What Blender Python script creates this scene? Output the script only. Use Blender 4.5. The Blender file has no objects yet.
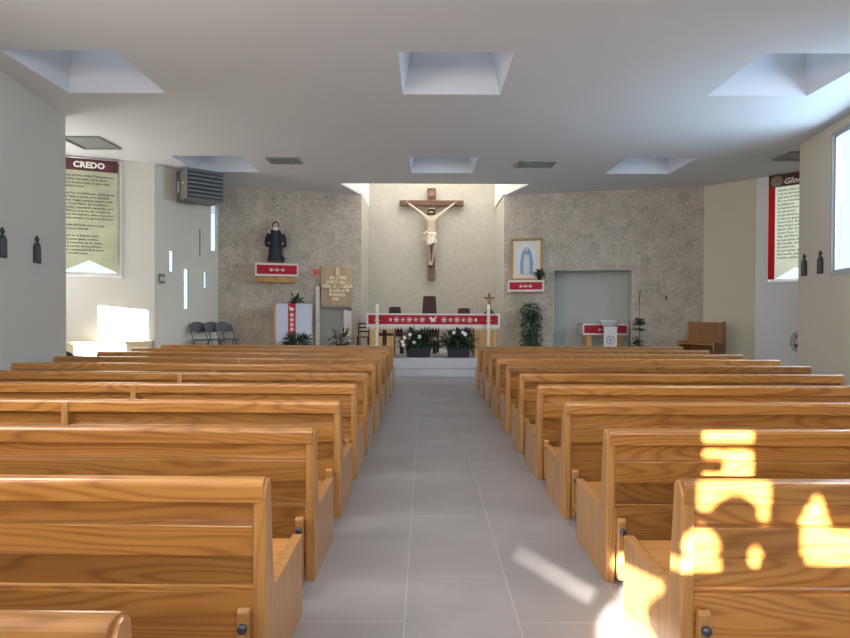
import bpy, bmesh, math, random
from mathutils import Vector, Matrix, Quaternion
random.seed(7)
R = math.radians
sc = bpy.context.scene
COL = sc.collection
PI = math.pi

# ------------------------------------------------------------------ camera
cd = bpy.data.cameras.new('camera'); cam = bpy.data.objects.new('camera', cd); COL.objects.link(cam)
cam.location = (0, 0, 1.5)
cd.sensor_width = 36; cd.lens = 36 * 580 / 850
cam.rotation_euler = (Matrix.Rotation(R(90 - 0.69), 3, 'X') @ Matrix.Rotation(R(0.25), 3, 'Z')).to_euler()
cd.clip_start = 0.05; cd.clip_end = 300
sc.camera = cam
sc.view_settings.view_transform = 'Standard'; sc.view_settings.look = 'None'
sc.view_settings.gamma = 1; sc.view_settings.use_curve_mapping = False
sc.view_settings.exposure = 0.50
sc.cycles.use_denoising = True
sc.cycles.max_bounces = 8; sc.cycles.diffuse_bounces = 5; sc.cycles.transparent_max_bounces = 12
sc.cycles.sample_clamp_indirect = 6

# ------------------------------------------------------------------ world, sun, daylight and added fill
w = bpy.data.worlds.new('sky'); sc.world = w; w.use_nodes = True
bg = w.node_tree.nodes['Background']; bg.inputs[0].default_value = (0.72, 0.88, 1.0, 1); bg.inputs[1].default_value = 1.15

SUN = Vector((0.5, 1.0, -0.27)).normalized()
sd = bpy.data.lights.new('sun', 'SUN'); sd.energy = 62; sd.color = (1.0, 0.95, 0.86); sd.angle = R(0.45)
so = bpy.data.objects.new('sun', sd); COL.objects.link(so); so.rotation_euler = SUN.to_track_quat('-Z', 'Y').to_euler()
so.location = (-6, -12, 6)

def area(name, loc, direction, sx, sy, power, color=(1, 1, 1), spread=180):
    l = bpy.data.lights.new(name, 'AREA'); l.shape = 'RECTANGLE'; l.size = sx; l.size_y = sy
    l.energy = power; l.color = color; l.spread = R(spread)
    o = bpy.data.objects.new(name, l); COL.objects.link(o); o.location = loc
    o.rotation_euler = Vector(direction).to_track_quat('-Z', 'Y').to_euler()
    return o
COOL = (0.80, 0.90, 1.0); NEUT = (1.0, 0.965, 0.92)
area('fill_rear', (0.1, -2.45, 2.6), (0, 1, 0.25), 6.4, 1.6, 225, NEUT)  # added frontal fill inside the solid rear wall, no glazing there
area('daylight_right_window', (7.15, 7.55, 3.55), (-0.98, 0.19, -0.30), 3.2, 2.4, 330, (0.62, 0.81, 1.0))
area('fill_left_side', (-4.45, 2.6, 3.0), (1, 0.35, 0.0), 4.4, 2.0, 210, NEUT)  # added side fill in front of the solid left wall, no clerestory there
area('daylight_sanctuary_shaft', (0.2, 15.4, 6.35), (0, -0.05, -1), 3.2, 2.6, 85, (1.0, 0.98, 0.94))
area('daylight_left_alcove', (-7.95, 10.0, 2.9), (1, 0.25, -0.1), 1.0, 1.6, 60, NEUT)
area('daylight_right_alcove', (8.47, 12.81, 3.3), (-0.763, -0.646, -0.1), 1.2, 2.2, 60, (0.72, 0.87, 1.0))
for _x in (-4.25, 0.35, 4.56): area('fill_overhead', (_x, 2.85, 5.2), (0, 0, -1), 0.9, 0.9, 45, NEUT)  # added fill in unseen wells, lights the pews from above

# ------------------------------------------------------------------ mesh builder
class MB:
    def __init__(s): s.v = []; s.f = []; s.sm = []
    def add(s, vs, fs, smooth=False, M=None):
        n = len(s.v)
        for p in vs:
            p = Vector(p)
            s.v.append(tuple(M @ p) if M is not None else tuple(p))
        for f in fs: s.f.append([n + i for i in f]); s.sm.append(smooth)
        return s
    def box(s, x0, x1, y0, y1, z0, z1, M=None):
        v = [(x0,y0,z0),(x1,y0,z0),(x1,y1,z0),(x0,y1,z0),(x0,y0,z1),(x1,y0,z1),(x1,y1,z1),(x0,y1,z1)]
        f = [(0,3,2,1),(4,5,6,7),(0,1,5,4),(1,2,6,5),(2,3,7,6),(3,0,4,7)]
        return s.add(v, f, False, M)
    def prism(s, pts, a, b, axis='x', M=None, smooth=False):
        # pts: 2D outline; extruded from a to b along axis. x: pts are (y,z); y: (x,z); z: (x,y)
        def mk(p, t):
            return {'x': (t, p[0], p[1]), 'y': (p[0], t, p[1]), 'z': (p[0], p[1], t)}[axis]
        n = len(pts)
        v = [mk(p, a) for p in pts] + [mk(p, b) for p in pts]
        f = [tuple(range(n)), tuple(range(2*n-1, n-1, -1))] + [(i, i+n, (i+1) % n + n, (i+1) % n) for i in range(n)]
        return s.add(v, f, smooth, M)
    def lathe(s, prof, n=20, c=(0, 0), M=None, smooth=True):
        v = []; f = []
        for r, z in prof:
            for i in range(n):
                a = 2*PI*i/n; v.append((c[0]+r*math.cos(a), c[1]+r*math.sin(a), z))
        for k in range(len(prof)-1):
            for i in range(n):
                j = (i+1) % n; f.append((k*n+i, k*n+j, (k+1)*n+j, (k+1)*n+i))
        f.append(tuple(range(n-1, -1, -1))); f.append(tuple((len(prof)-1)*n+i for i in range(n)))
        return s.add(v, f, smooth, M)
    def tube(s, pts, r, n=8, smooth=True):
        pts = [Vector(p) for p in pts]; v = []; f = []
        rr = r if isinstance(r, (list, tuple)) else [r]*len(pts)
        for k, p in enumerate(pts):
            d = (pts[min(k+1, len(pts)-1)] - pts[max(k-1, 0)]).normalized()
            q = d.to_track_quat('Z', 'Y')
            for i in range(n):
                a = 2*PI*i/n; v.append(p + q @ Vector((rr[k]*math.cos(a), rr[k]*math.sin(a), 0)))
        for k in range(len(pts)-1):
            for i in range(n):
                j = (i+1) % n; f.append((k*n+i, k*n+j, (k+1)*n+j, (k+1)*n+i))
        f.append(tuple(range(n-1, -1, -1))); f.append(tuple((len(pts)-1)*n+i for i in range(n)))
        return s.add(v, f, smooth)
    def ball(s, c, r, n=12, m=8, sc3=(1, 1, 1)):
        v = [(c[0], c[1], c[2]-r*sc3[2])]; f = []
        for k in range(1, m):
            t = PI*k/m
            for i in range(n):
                a = 2*PI*i/n
                v.append((c[0]+r*sc3[0]*math.sin(t)*math.cos(a), c[1]+r*sc3[1]*math.sin(t)*math.sin(a), c[2]-r*sc3[2]*math.cos(t)))
        v.append((c[0], c[1], c[2]+r*sc3[2]))
        for i in range(n):
            j = (i+1) % n
            f.append((0, 1+j, 1+i)); f.append((len(v)-1, 1+(m-2)*n+i, 1+(m-2)*n+j))
            for k in range(m-2): f.append((1+k*n+i, 1+k*n+j, 1+(k+1)*n+j, 1+(k+1)*n+i))
        return s.add(v, f, True)
    def leaf(s, p, d, L, W, up=(0, 0, 1), droop=0.3):
        p = Vector(p); d = Vector(d).normalized(); side = d.cross(Vector(up))
        if side.length < 1e-3: side = Vector((1, 0, 0))
        side.normalize(); nrm = side.cross(d)
        a = p; m = p + d*L*0.45 + nrm*L*0.06; t = p + d*L - Vector((0, 0, 1))*L*droop
        v = [a, m+side*W/2-nrm*W*.12, t, m-side*W/2-nrm*W*.12, m]
        return s.add(v, [(0, 1, 4), (1, 2, 4), (2, 3, 4), (3, 0, 4)], False)
    def build(s, name, mat, parent=None, bevel=0, label=None):
        me = bpy.data.meshes.new(name); me.from_pydata([tuple(p) for p in s.v], [], s.f)
        bm = bmesh.new(); bm.from_mesh(me); bmesh.ops.recalc_face_normals(bm, faces=bm.faces); bm.to_mesh(me); bm.free()
        for i, p in enumerate(me.polygons):
            if i < len(s.sm): p.use_smooth = s.sm[i]
        if mat: me.materials.append(mat)
        o = bpy.data.objects.new(name, me); COL.objects.link(o)
        if parent: o.parent = parent
        if bevel:
            b = o.modifiers.new('bevel', 'BEVEL'); b.width = bevel; b.segments = 2; b.limit_method = 'ANGLE'
            b.angle_limit = R(40)
        if label: o['label'] = label
        return o

def thing(name, label, cat, loc=(0, 0, 0), rz=0, group=None):
    o = bpy.data.objects.new(name, None); COL.objects.link(o); o.empty_display_size = 0.1
    o.location = loc; o.rotation_euler = (0, 0, rz); o['label'] = label; o['category'] = cat
    if group: o['group'] = group
    return o
def tag(o, label, cat, loc=None, rz=None, group=None, kind=None):
    o['label'] = label; o['category'] = cat
    if loc is not None: o.location = loc
    if rz is not None: o.rotation_euler = (0, 0, rz)
    if group: o['group'] = group
    if kind: o['kind'] = kind
    return o
def struct(name, mb, mat, parent=None, bevel=0):
    o = mb.build(name, mat, parent, bevel)
    if not parent: o['kind'] = 'structure'
    return o
def copy_tree(o, parent=None):
    c = o.copy(); COL.objects.link(c)
    if parent: c.parent = parent
    for ch in list(o.children): copy_tree(ch, c)
    return c
def text_mesh(name, body, size, mat, parent, loc, extrude=0.002, rot=(PI/2, 0, 0), align='CENTER', bold=0.0, shear=0, line=1.0):
    cu = bpy.data.curves.new(name, 'FONT'); cu.body = body; cu.size = size; cu.extrude = extrude
    cu.align_x = align; cu.offset = bold; cu.shear = shear; cu.space_line = line; cu.resolution_u = 2
    t = bpy.data.objects.new(name, cu); COL.objects.link(t)
    dg = bpy.context.evaluated_depsgraph_get(); me = bpy.data.meshes.new_from_object(t.evaluated_get(dg))
    bpy.data.objects.remove(t); bpy.data.curves.remove(cu)
    me.materials.clear(); me.materials.append(mat)
    o = bpy.data.objects.new(name, me); COL.objects.link(o); o.parent = parent; o.location = loc; o.rotation_euler = rot
    return o
def skin(name, verts, edges, radii, mat, parent=None, sub=2):
    me = bpy.data.meshes.new(name); me.from_pydata(verts, edges, [])
    o = bpy.data.objects.new(name, me); COL.objects.link(o)
    m = o.modifiers.new('s', 'SKIN'); m.use_smooth_shade = True
    for i, sv in enumerate(me.skin_vertices[0].data):
        r = radii[i]; sv.radius = r if isinstance(r, tuple) else (r, r)
        sv.use_root = (i == 0)
    ss = o.modifiers.new('u', 'SUBSURF'); ss.levels = sub; ss.render_levels = sub
    dg = bpy.context.evaluated_depsgraph_get(); m2 = bpy.data.meshes.new_from_object(o.evaluated_get(dg))
    for p in m2.polygons: p.use_smooth = True
    o.modifiers.clear(); o.data = m2; m2.materials.clear(); m2.materials.append(mat)
    if parent: o.parent = parent
    return o

# ------------------------------------------------------------------ materials
def newmat(name):
    m = bpy.data.materials.new(name); m.use_nodes = True
    nt = m.node_tree; b = nt.nodes['Principled BSDF']; return m, nt, b
def plain(name, col, rough=0.6, metal=0, noise=0.0, nscale=8, bump=0, coat=0, emit=None, es=0, trans=0):
    m, nt, b = newmat(name)
    b.inputs['Base Color'].default_value = (*col, 1); b.inputs['Roughness'].default_value = rough; b.inputs['Metallic'].default_value = metal
    b.inputs['Coat Weight'].default_value = coat
    if emit: b.inputs['Emission Color'].default_value = (*emit, 1); b.inputs['Emission Strength'].default_value = es
    tc = nt.nodes.new('ShaderNodeTexCoord'); n = nt.nodes.new('ShaderNodeTexNoise'); n.inputs['Scale'].default_value = nscale
    n.inputs['Detail'].default_value = 4
    nt.links.new(tc.outputs['Object'], n.inputs['Vector'])
    mr = nt.nodes.new('ShaderNodeMapRange'); mr.inputs['To Min'].default_value = 1-noise; mr.inputs['To Max'].default_value = 1+noise
    nt.links.new(n.outputs['Fac'], mr.inputs['Value'])
    vm = nt.nodes.new('ShaderNodeVectorMath'); vm.operation = 'SCALE'; vm.inputs[0].default_value = col
    nt.links.new(mr.outputs[0], vm.inputs['Scale']); nt.links.new(vm.outputs[0], b.inputs['Base Color'])
    if bump:
        bp = nt.nodes.new('ShaderNodeBump'); bp.inputs['Strength'].default_value = bump; bp.inputs['Distance'].default_value = 0.01
        nt.links.new(n.outputs['Fac'], bp.inputs['Height']); nt.links.new(bp.outputs[0], b.inputs['Normal'])
    if trans:
        tr = nt.nodes.new('ShaderNodeBsdfTranslucent'); nt.links.new(vm.outputs[0], tr.inputs[0])
        mx = nt.nodes.new('ShaderNodeMixShader'); mx.inputs[0].default_value = trans
        nt.links.new(b.outputs[0], mx.inputs[1]); nt.links.new(tr.outputs[0], mx.inputs[2])
        nt.links.new(mx.outputs[0], nt.nodes['Material Output'].inputs[0])
    return m
def wood(name, axis, light, dark, ring=64, rough=0.32, coat=0.35, var=0.22):
    m, nt, b = newmat(name); L = nt.links.new; N = nt.nodes.new
    tc = N('ShaderNodeTexCoord'); oi = N('ShaderNodeObjectInfo')
    off = N('ShaderNodeVectorMath'); off.operation = 'SCALE'; off.inputs[0].default_value = (7.3, 11.7, 5.1); L(oi.outputs['Random'], off.inputs['Scale'])
    ad = N('ShaderNodeVectorMath'); ad.operation = 'ADD'; L(tc.outputs['Object'], ad.inputs[0]); L(off.outputs[0], ad.inputs[1])
    def mp(al, ac):
        q = N('ShaderNodeMapping'); s3 = [ac, ac, ac]; s3['xyz'.index(axis)] = al; q.inputs['Scale'].default_value = s3
        L(ad.outputs[0], q.inputs['Vector']); return q
    a = N('ShaderNodeTexNoise'); a.inputs['Scale'].default_value = 1; a.inputs['Detail'].default_value = 1.5; a.inputs['Roughness'].default_value = 0.4
    L(mp(0.55, 4.6).outputs[0], a.inputs['Vector'])
    mu = N('ShaderNodeMath'); mu.operation = 'MULTIPLY'; mu.inputs[1].default_value = ring * 2.2; L(a.outputs['Fac'], mu.inputs[0])
    si = N('ShaderNodeMath'); si.operation = 'SINE'; L(mu.outputs[0], si.inputs[0])
    mr = N('ShaderNodeMapRange'); mr.inputs['From Min'].default_value = -1; L(si.outputs[0], mr.inputs['Value'])
    pw = N('ShaderNodeMath'); pw.operation = 'POWER'; pw.inputs[1].default_value = 2.2; L(mr.outputs[0], pw.inputs[0])
    f = N('ShaderNodeTexNoise'); f.inputs['Scale'].default_value = 1; f.inputs['Detail'].default_value = 3; L(mp(3, 110).outputs[0], f.inputs['Vector'])
    g = N('ShaderNodeTexNoise'); g.inputs['Scale'].default_value = 1; g.inputs['Detail'].default_value = 2; L(mp(0.9, 5).outputs[0], g.inputs['Vector'])
    s1 = N('ShaderNodeMath'); s1.operation = 'MULTIPLY'; s1.inputs[1].default_value = 0.33; L(pw.outputs[0], s1.inputs[0])
    s2 = N('ShaderNodeMath'); s2.operation = 'MULTIPLY_ADD'; s2.inputs[1].default_value = 0.35; L(f.outputs['Fac'], s2.inputs[0]); L(s1.outputs[0], s2.inputs[2])
    s3 = N('ShaderNodeMath'); s3.operation = 'MULTIPLY_ADD'; s3.inputs[1].default_value = 0.45; L(g.outputs['Fac'], s3.inputs[0]); L(s2.outputs[0], s3.inputs[2])
    rm = N('ShaderNodeValToRGB'); rm.color_ramp.elements[0].position = 0.22; rm.color_ramp.elements[0].color = (*light, 1)
    rm.color_ramp.elements[1].position = 0.98; rm.color_ramp.elements[1].color = (*dark, 1); L(s3.outputs[0], rm.inputs[0])
    vr = N('ShaderNodeMapRange'); vr.inputs['To Min'].default_value = 1-var; vr.inputs['To Max'].default_value = 1+var; L(oi.outputs['Random'], vr.inputs['Value'])
    vs = N('ShaderNodeVectorMath'); vs.operation = 'SCALE'; L(rm.outputs[0], vs.inputs[0]); L(vr.outputs[0], vs.inputs['Scale'])
    L(vs.outputs[0], b.inputs['Base Color']); b.inputs['Roughness'].default_value = rough; b.inputs['Coat Weight'].default_value = coat
    b.inputs['Coat Roughness'].default_value = 0.18
    return m

PL = (0.40, 0.190, 0.048); PD = (0.165, 0.055, 0.011)
M = {}
M['pew_x'] = wood('varnished_pine_long', 'x', PL, PD)
M['pew_z'] = wood('varnished_pine_upright', 'z', (0.41, 0.215, 0.07), (0.27, 0.115, 0.03), ring=30, var=0.08)
M['pew_seat'] = wood('varnished_pine_seat', 'x', (0.45, 0.22, 0.065), (0.29, 0.11, 0.027), ring=34)
M['oak'] = wood('altar_oak', 'z', (0.60, 0.36, 0.14), (0.42, 0.22, 0.07), ring=16, coat=.1)
M['pale_wood'] = wood('pale_ash', 'z', (0.56, 0.42, 0.26), (0.42, 0.28, 0.15), ring=14, coat=0)
M['dark_wood'] = wood('dark_walnut', 'z', (0.050, 0.014, 0.010), (0.022, 0.007, 0.005), ring=14, rough=.6, coat=0)
M['cross_wood'] = wood('cross_wood', 'z', (0.13, 0.058, 0.033), (0.07, 0.030, 0.018), ring=20, coat=.1)
M['bench'] = wood('bench_wood', 'z', (0.31, 0.135, 0.025), (0.20, 0.075, 0.014), ring=16, rough=.5, coat=0)
M['wall'] = plain('painted_wall', (0.57, 0.555, 0.51), 0.85, noise=0.02, nscale=3, bump=0.05)
M['warm_wall'] = plain('warm_wall_paint', (0.60, 0.55, 0.46), 0.85, noise=0.02, nscale=3, bump=0.05)
M['paper_white'] = plain('banner_cream', (0.74, 0.70, 0.58), 0.8, noise=.1, nscale=3.5, trans=.45)
M['frame_grey'] = plain('window_frame_grey', (0.40, 0.44, 0.48), 0.6)
M['beige'] = plain('beige_wall', (0.57, 0.53, 0.42), 0.85, noise=0.02, nscale=3)
M['green_wall'] = plain('pale_green_wall', (0.74, 0.73, 0.64), 0.85, noise=0.02, nscale=3)
M['ceil'] = plain('ceiling_paint', (0.62, 0.63, 0.65), 0.9, noise=0.02, nscale=2)
M['well'] = plain('light_well_paint', (0.56, 0.58, 0.62), 0.9)
M['white'] = plain('white_paint', (0.72, 0.72, 0.70), 0.6)
M['shaft'] = plain('shaft_white', (0.75, 0.73, 0.68), 0.8)
M['cream'] = plain('cream_ledge', (0.62, 0.52, 0.36), 0.7)
M['black'] = plain('black_metal', (0.02, 0.02, 0.022), 0.45)
M['charcoal'] = plain('charcoal_iron', (0.045, 0.05, 0.065), 0.5, metal=.3)
M['chair_grey'] = plain('grey_steel', (0.075, 0.08, 0.09), 0.45)
M['steel'] = plain('brushed_steel', (0.55, 0.55, 0.56), 0.35, metal=1)
M['bolt'] = plain('bolt_head', (0.06, 0.07, 0.10), 0.3, metal=.6)
M['grey_box'] = plain('heater_grey', (0.12, 0.125, 0.12), 0.5, noise=.05)
M['louver'] = plain('louver_metal', (0.22, 0.23, 0.26), 0.4, metal=.2)
M['red'] = plain('red_cloth', (0.42, 0.012, 0.025), 0.8, noise=.12, nscale=20)
M['white_cloth'] = plain('white_cloth', (0.72, 0.68, 0.66), 0.85, noise=.04, nscale=20)
M['blue_cloth'] = plain('pale_blue_cloth', (0.50, 0.54, 0.66), 0.85)
M['flesh'] = plain('painted_corpus', (0.52, 0.42, 0.31), 0.55, noise=.06, nscale=12)
M['loin'] = plain('carved_cloth', (0.58, 0.50, 0.40), 0.6, noise=.1, nscale=30)
M['hair'] = plain('dark_hair', (0.07, 0.03, 0.02), 0.7)
M['habit'] = plain('black_habit', (0.008, 0.010, 0.022), 0.6)
M['face'] = plain('statue_face', (0.55, 0.42, 0.33), 0.6)
M['leaf'] = plain('dark_leaf', (0.018, 0.042, 0.018), 0.45, noise=.35, nscale=10)
M['leaf2'] = plain('ivy_leaf', (0.030, 0.062, 0.024), 0.5, noise=.35, nscale=10)
M['stem'] = plain('plant_stem', (0.05, 0.06, 0.025), 0.7)
M['flower'] = plain('white_flower', (0.80, 0.78, 0.72), 0.7)
M['pot'] = plain('dark_pot', (0.007, 0.008, 0.013), 0.6)
M['gold'] = plain('gilt', (0.30, 0.20, 0.08), 0.4, metal=.6)
M['bronze'] = plain('aged_bronze', (0.16, 0.10, 0.05), 0.4, metal=.7)
M['candle'] = plain('candle_wax', (0.80, 0.72, 0.58), 0.5, noise=.1, nscale=30)
M['red_glass'] = plain('red_lamp_glass', (0.40, 0.01, 0.01), 0.15, emit=(1, .05, .03), es=.25)
M['paper'] = plain('banner_parchment', (0.60, 0.60, 0.44), 0.8, noise=.35, nscale=3.0, trans=.45)
M['paper_red'] = plain('banner_red', (0.50, 0.02, 0.02), 0.8, noise=.1, trans=.45)
M['paper_dark'] = plain('banner_maroon', (0.14, 0.055, 0.05), 0.8, noise=.4, nscale=6, trans=.3)
M['ink'] = plain('banner_ink', (0.05, 0.05, 0.045), 0.8)
M['ink_white'] = plain('banner_white_ink', (0.85, 0.84, 0.80), 0.7)
M['sky_panel'] = plain('skylight_acrylic', (0.8, 0.85, 0.9), 0.6, emit=(0.70, 0.84, 1.0), es=0.75)
M['rail'] = plain('grille_dark', (0.06, 0.06, 0.06), 0.6)
M['vent_grey'] = plain('vent_grey', (0.22, 0.23, 0.225), 0.6)

def stone(name, c1, c2, c3, sc=1.0, bump=.35):
    m, nt, b = newmat(name); L = nt.links.new; N = nt.nodes.new
    tc = N('ShaderNodeTexCoord'); mpn = N('ShaderNodeMapping'); mpn.inputs['Scale'].default_value = (1, 1, 1); L(tc.outputs['Object'], mpn.inputs[0])
    v = N('ShaderNodeTexVoronoi'); v.inputs['Scale'].default_value = 9*sc; v.inputs['Randomness'].default_value = 1; L(mpn.outputs[0], v.inputs['Vector'])
    n = N('ShaderNodeTexNoise'); n.inputs['Scale'].default_value = 2.2*sc; n.inputs['Detail'].default_value = 6; n.inputs['Roughness'].default_value = .65; L(mpn.outputs[0], n.inputs['Vector'])
    n2 = N('ShaderNodeTexNoise'); n2.inputs['Scale'].default_value = 14*sc; n2.inputs['Detail'].default_value = 3; L(mpn.outputs[0], n2.inputs['Vector'])
    r = N('ShaderNodeValToRGB'); e = r.color_ramp.elements; e[0].position = .3; e[0].color = (*c1, 1); e[1].position = .72; e[1].color = (*c3, 1)
    q = r.color_ramp.elements.new(.5); q.color = (*c2, 1)
    a = N('ShaderNodeMath'); a.operation = 'MULTIPLY_ADD'; a.inputs[1].default_value = .5; L(n2.outputs['Fac'], a.inputs[0])
    h = N('ShaderNodeMath'); h.operation = 'MULTIPLY'; h.inputs[1].default_value = .5; L(n.outputs['Fac'], h.inputs[0]); L(h.outputs[0], a.inputs[2])
    L(a.outputs[0], r.inputs[0])
    mx = N('ShaderNodeMix'); mx.data_type = 'RGBA'; mx.blend_type = 'MULTIPLY'; mx.inputs[0].default_value = .3
    cr = N('ShaderNodeMapRange'); cr.inputs['From Max'].default_value = .12; cr.inputs['To Min'].default_value = .55; L(v.outputs['Distance'], cr.inputs['Value'])
    L(r.outputs[0], mx.inputs[6]); L(cr.outputs[0], mx.inputs[7]); L(mx.outputs[2], b.inputs['Base Color'])
    bp = N('ShaderNodeBump'); bp.inputs['Strength'].default_value = bump; bp.inputs['Distance'].default_value = .02
    L(n2.outputs['Fac'], bp.inputs['Height']); L(bp.outputs[0], b.inputs['Normal'])
    b.inputs['Roughness'].default_value = .85
    return m
M['stone'] = stone('rough_plaster_stone', (0.27, 0.24, 0.20), (0.44, 0.39, 0.33), (0.62, 0.56, 0.48), sc=1.5)
M['apse'] = stone('apse_plaster', (0.42, 0.39, 0.33), (0.47, 0.44, 0.375), (0.52, 0.49, 0.43), sc=.6, bump=.1)

def tile_mat():
    m, nt, b = newmat('grey_floor_tiles'); L = nt.links.new; N = nt.nodes.new
    tc = N('ShaderNodeTexCoord'); sx = N('ShaderNodeSeparateXYZ'); L(tc.outputs['Object'], sx.inputs[0])
    cx = N('ShaderNodeCombineXYZ')
    ax = N('ShaderNodeMath'); ax.inputs[1].default_value = 100*.98-2.79+.98; L(sx.outputs['Y'], ax.inputs[0])
    ay = N('ShaderNodeMath'); ay.inputs[1].default_value = .553*20+.093; L(sx.outputs['X'], ay.inputs[0])
    L(ax.outputs[0], cx.inputs[0]); L(ay.outputs[0], cx.inputs[1])
    br = N('ShaderNodeTexBrick'); br.offset = .5; br.inputs['Scale'].default_value = 1; br.inputs['Brick Width'].default_value = .98
    br.inputs['Row Height'].default_value = .553; br.inputs['Mortar Size'].default_value = .0028; br.inputs['Mortar Smooth'].default_value = .3
    br.inputs['Color1'].default_value = (.215, .203, .208, 1); br.inputs['Color2'].default_value = (.242, .228, .234, 1); br.inputs['Mortar'].default_value = (.36, .345, .335, 1)
    L(cx.outputs[0], br.inputs['Vector'])
    n = N('ShaderNodeTexNoise'); n.inputs['Scale'].default_value = 3; n.inputs['Detail'].default_value = 6; L(tc.outputs['Object'], n.inputs['Vector'])
    mr = N('ShaderNodeMapRange'); mr.inputs['To Min'].default_value = .82; mr.inputs['To Max'].default_value = 1.18; L(n.outputs['Fac'], mr.inputs['Value'])
    vs = N('ShaderNodeVectorMath'); vs.operation = 'SCALE'; L(br.outputs['Color'], vs.inputs[0]); L(mr.outputs[0], vs.inputs['Scale'])
    L(vs.outputs[0], b.inputs['Base Color']); b.inputs['Roughness'].default_value = .42
    return m
M['tile'] = tile_mat()
def glass_mat():
    m, nt, b = newmat('window_glass'); L = nt.links.new; N = nt.nodes.new
    t = N('ShaderNodeBsdfTransparent'); t.inputs[0].default_value = (.93, .97, 1, 1); g = N('ShaderNodeBsdfGlossy'); g.inputs['Roughness'].default_value = .03
    mx = N('ShaderNodeMixShader'); mx.inputs[0].default_value = .06; L(t.outputs[0], mx.inputs[1]); L(g.outputs[0], mx.inputs[2])
    L(mx.outputs[0], nt.nodes['Material Output'].inputs[0]); return m
M['glass'] = glass_mat()

# ------------------------------------------------------------------ the shell
ZC = 4.5          # ceiling
ZP = 0.42         # sanctuary platform
def lx(y): return -4.21 - 0.151*y      # inner face of the left near wall
def rx(y): return 4.70 + 0.19*y

struct('floor', MB().box(-10, 10, -3, 18, -0.1, 0), M['tile'])

# platform: two risers; wings come forward on both sides
def platform(name, yc, yw, z0, z1, mat):
    pts = [(-5.0, yw), (-1.9, yw), (-1.7, yc), (2.2, yc), (2.4, yw), (7.0, yw), (7.0, 15.6), (2.3, 17.2), (-1.9, 17.2), (-5.3, 15.3)]
    return struct(name, MB().prism(pts, z0, z1, 'z'), mat, bevel=.006)
M['step'] = plain('grey_step_stone', (.50, .49, .51), .5, noise=.06, nscale=5)
platform('trim_1', 13.4, 12.35, 0.0, 0.17, M['step'])
platform('trim_2', 13.7, 12.65, 0.17, ZP, M['step'])

# ceiling with light-well holes
wells = []
for y0, y1 in ((6.72, 8.03), (11.25, 12.55), (2.2, 3.5)):  # last row is out of view, added for lighting
    for x0, x1 in ((-4.92, -3.58), (-0.32, 1.02), (3.88, 5.25)): wells.append((x0, x1, y0, y1))
xs = sorted({-9.5, 6.8, *[v for q in wells for v in q[:2]]}); ys = sorted({-3.0, 13.6, *[v for q in wells for v in q[2:]]})
cb = MB()
for i in range(len(xs)-1):
    for j in range(len(ys)-1):
        cx, cy = (xs[i]+xs[i+1])/2, (ys[j]+ys[j+1])/2
        if any(a < cx < b and c < cy < d for a, b, c, d in wells): continue
        cb.box(xs[i], xs[i+1], ys[j], ys[j+1], ZC, ZC+.05)
cb.prism([(6.8, 10.25), (8.5, 11.85), (8.5, 12.15), (7.6, 13.2), (7.2, 13.6), (6.8, 13.6)], ZC, ZC+.05, 'z')
cb.prism([(-9.5, 13.6), (-2.0, 13.6), (-1.65, 14.93), (-1.65, 18), (-9.5, 18)], ZC, ZC+.05, 'z')
cb.prism([(7.2, 13.6), (2.42, 13.6), (2.02, 14.93), (2.02, 17.4), (5.5, 17.4), (6.9, 14.2)], ZC, ZC+.05, 'z')
struct('ceiling', cb, M['ceil'])
for k, (x0, x1, y0, y1) in enumerate(wells):
    b = MB(); h = .75; i = .17
    lo = [(x0, y0, ZC), (x1, y0, ZC), (x1, y1, ZC), (x0, y1, ZC)]
    hi = [(x0+i, y0+i, ZC+h), (x1-i, y0+i, ZC+h), (x1-i, y1-i, ZC+h), (x0+i, y1-i, ZC+h)]
    lo2 = [(p[0]+(-.04 if p[0] == x0 else .04), p[1]+(-.04 if p[1] == y0 else .04), p[2]+.05) for p in lo]
    b.add(lo+hi, [(0, 1, 5, 4), (1, 2, 6, 5), (2, 3, 7, 6), (3, 0, 4, 7)])
    o = struct('trim_%d' % (10+k), b, M['well'])
    sm = o.modifiers.new('t', 'SOLIDIFY'); sm.thickness = .03; sm.offset = 1
    w_ = struct('window_%d' % (20+k), MB().box(x0+i, x1-i, y0+i, y1-i, ZC+h, ZC+h+.03), M['sky_panel'])

# walls as extruded plan strips
def wall_seg(mb, p, q, t, z0, z1, holes=()):
    """plan segment p->q, thickness t to the left of travel, rectangular holes (s0,s1,z0,z1) along it"""
    p = Vector((*p, 0)); q = Vector((*q, 0)); L = (q-p).length; d = (q-p)/L; n = Vector((-d.y, d.x, 0))
    Mx = Matrix(((d.x, n.x, 0, p.x), (d.y, n.y, 0, p.y), (0, 0, 1, 0), (0, 0, 0, 1)))
    ss = sorted({0, L, *[h[0] for h in holes], *[h[1] for h in holes]}); zz = sorted({z0, z1, *[h[2] for h in holes], *[h[3] for h in holes]})
    for i in range(len(ss)-1):
        run = None
        for j in range(len(zz)-1):
            a, b_ = (ss[i]+ss[i+1])/2, (zz[j]+zz[j+1])/2
            if any(h[0] < a < h[1] and h[2] < b_ < h[3] for h in holes): continue
            mb.box(ss[i], ss[i+1], 0, t, zz[j], zz[j+1], Mx)
    return Mx

# left near wall: from behind the camera to the corner at y = 9
LC = (lx(9.0), 9.0); L0 = (lx(-3), -3)
b = MB(); wall_seg(b, L0, LC, .25, 0, ZC); struct('wall_left', b, M['wall'])
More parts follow.
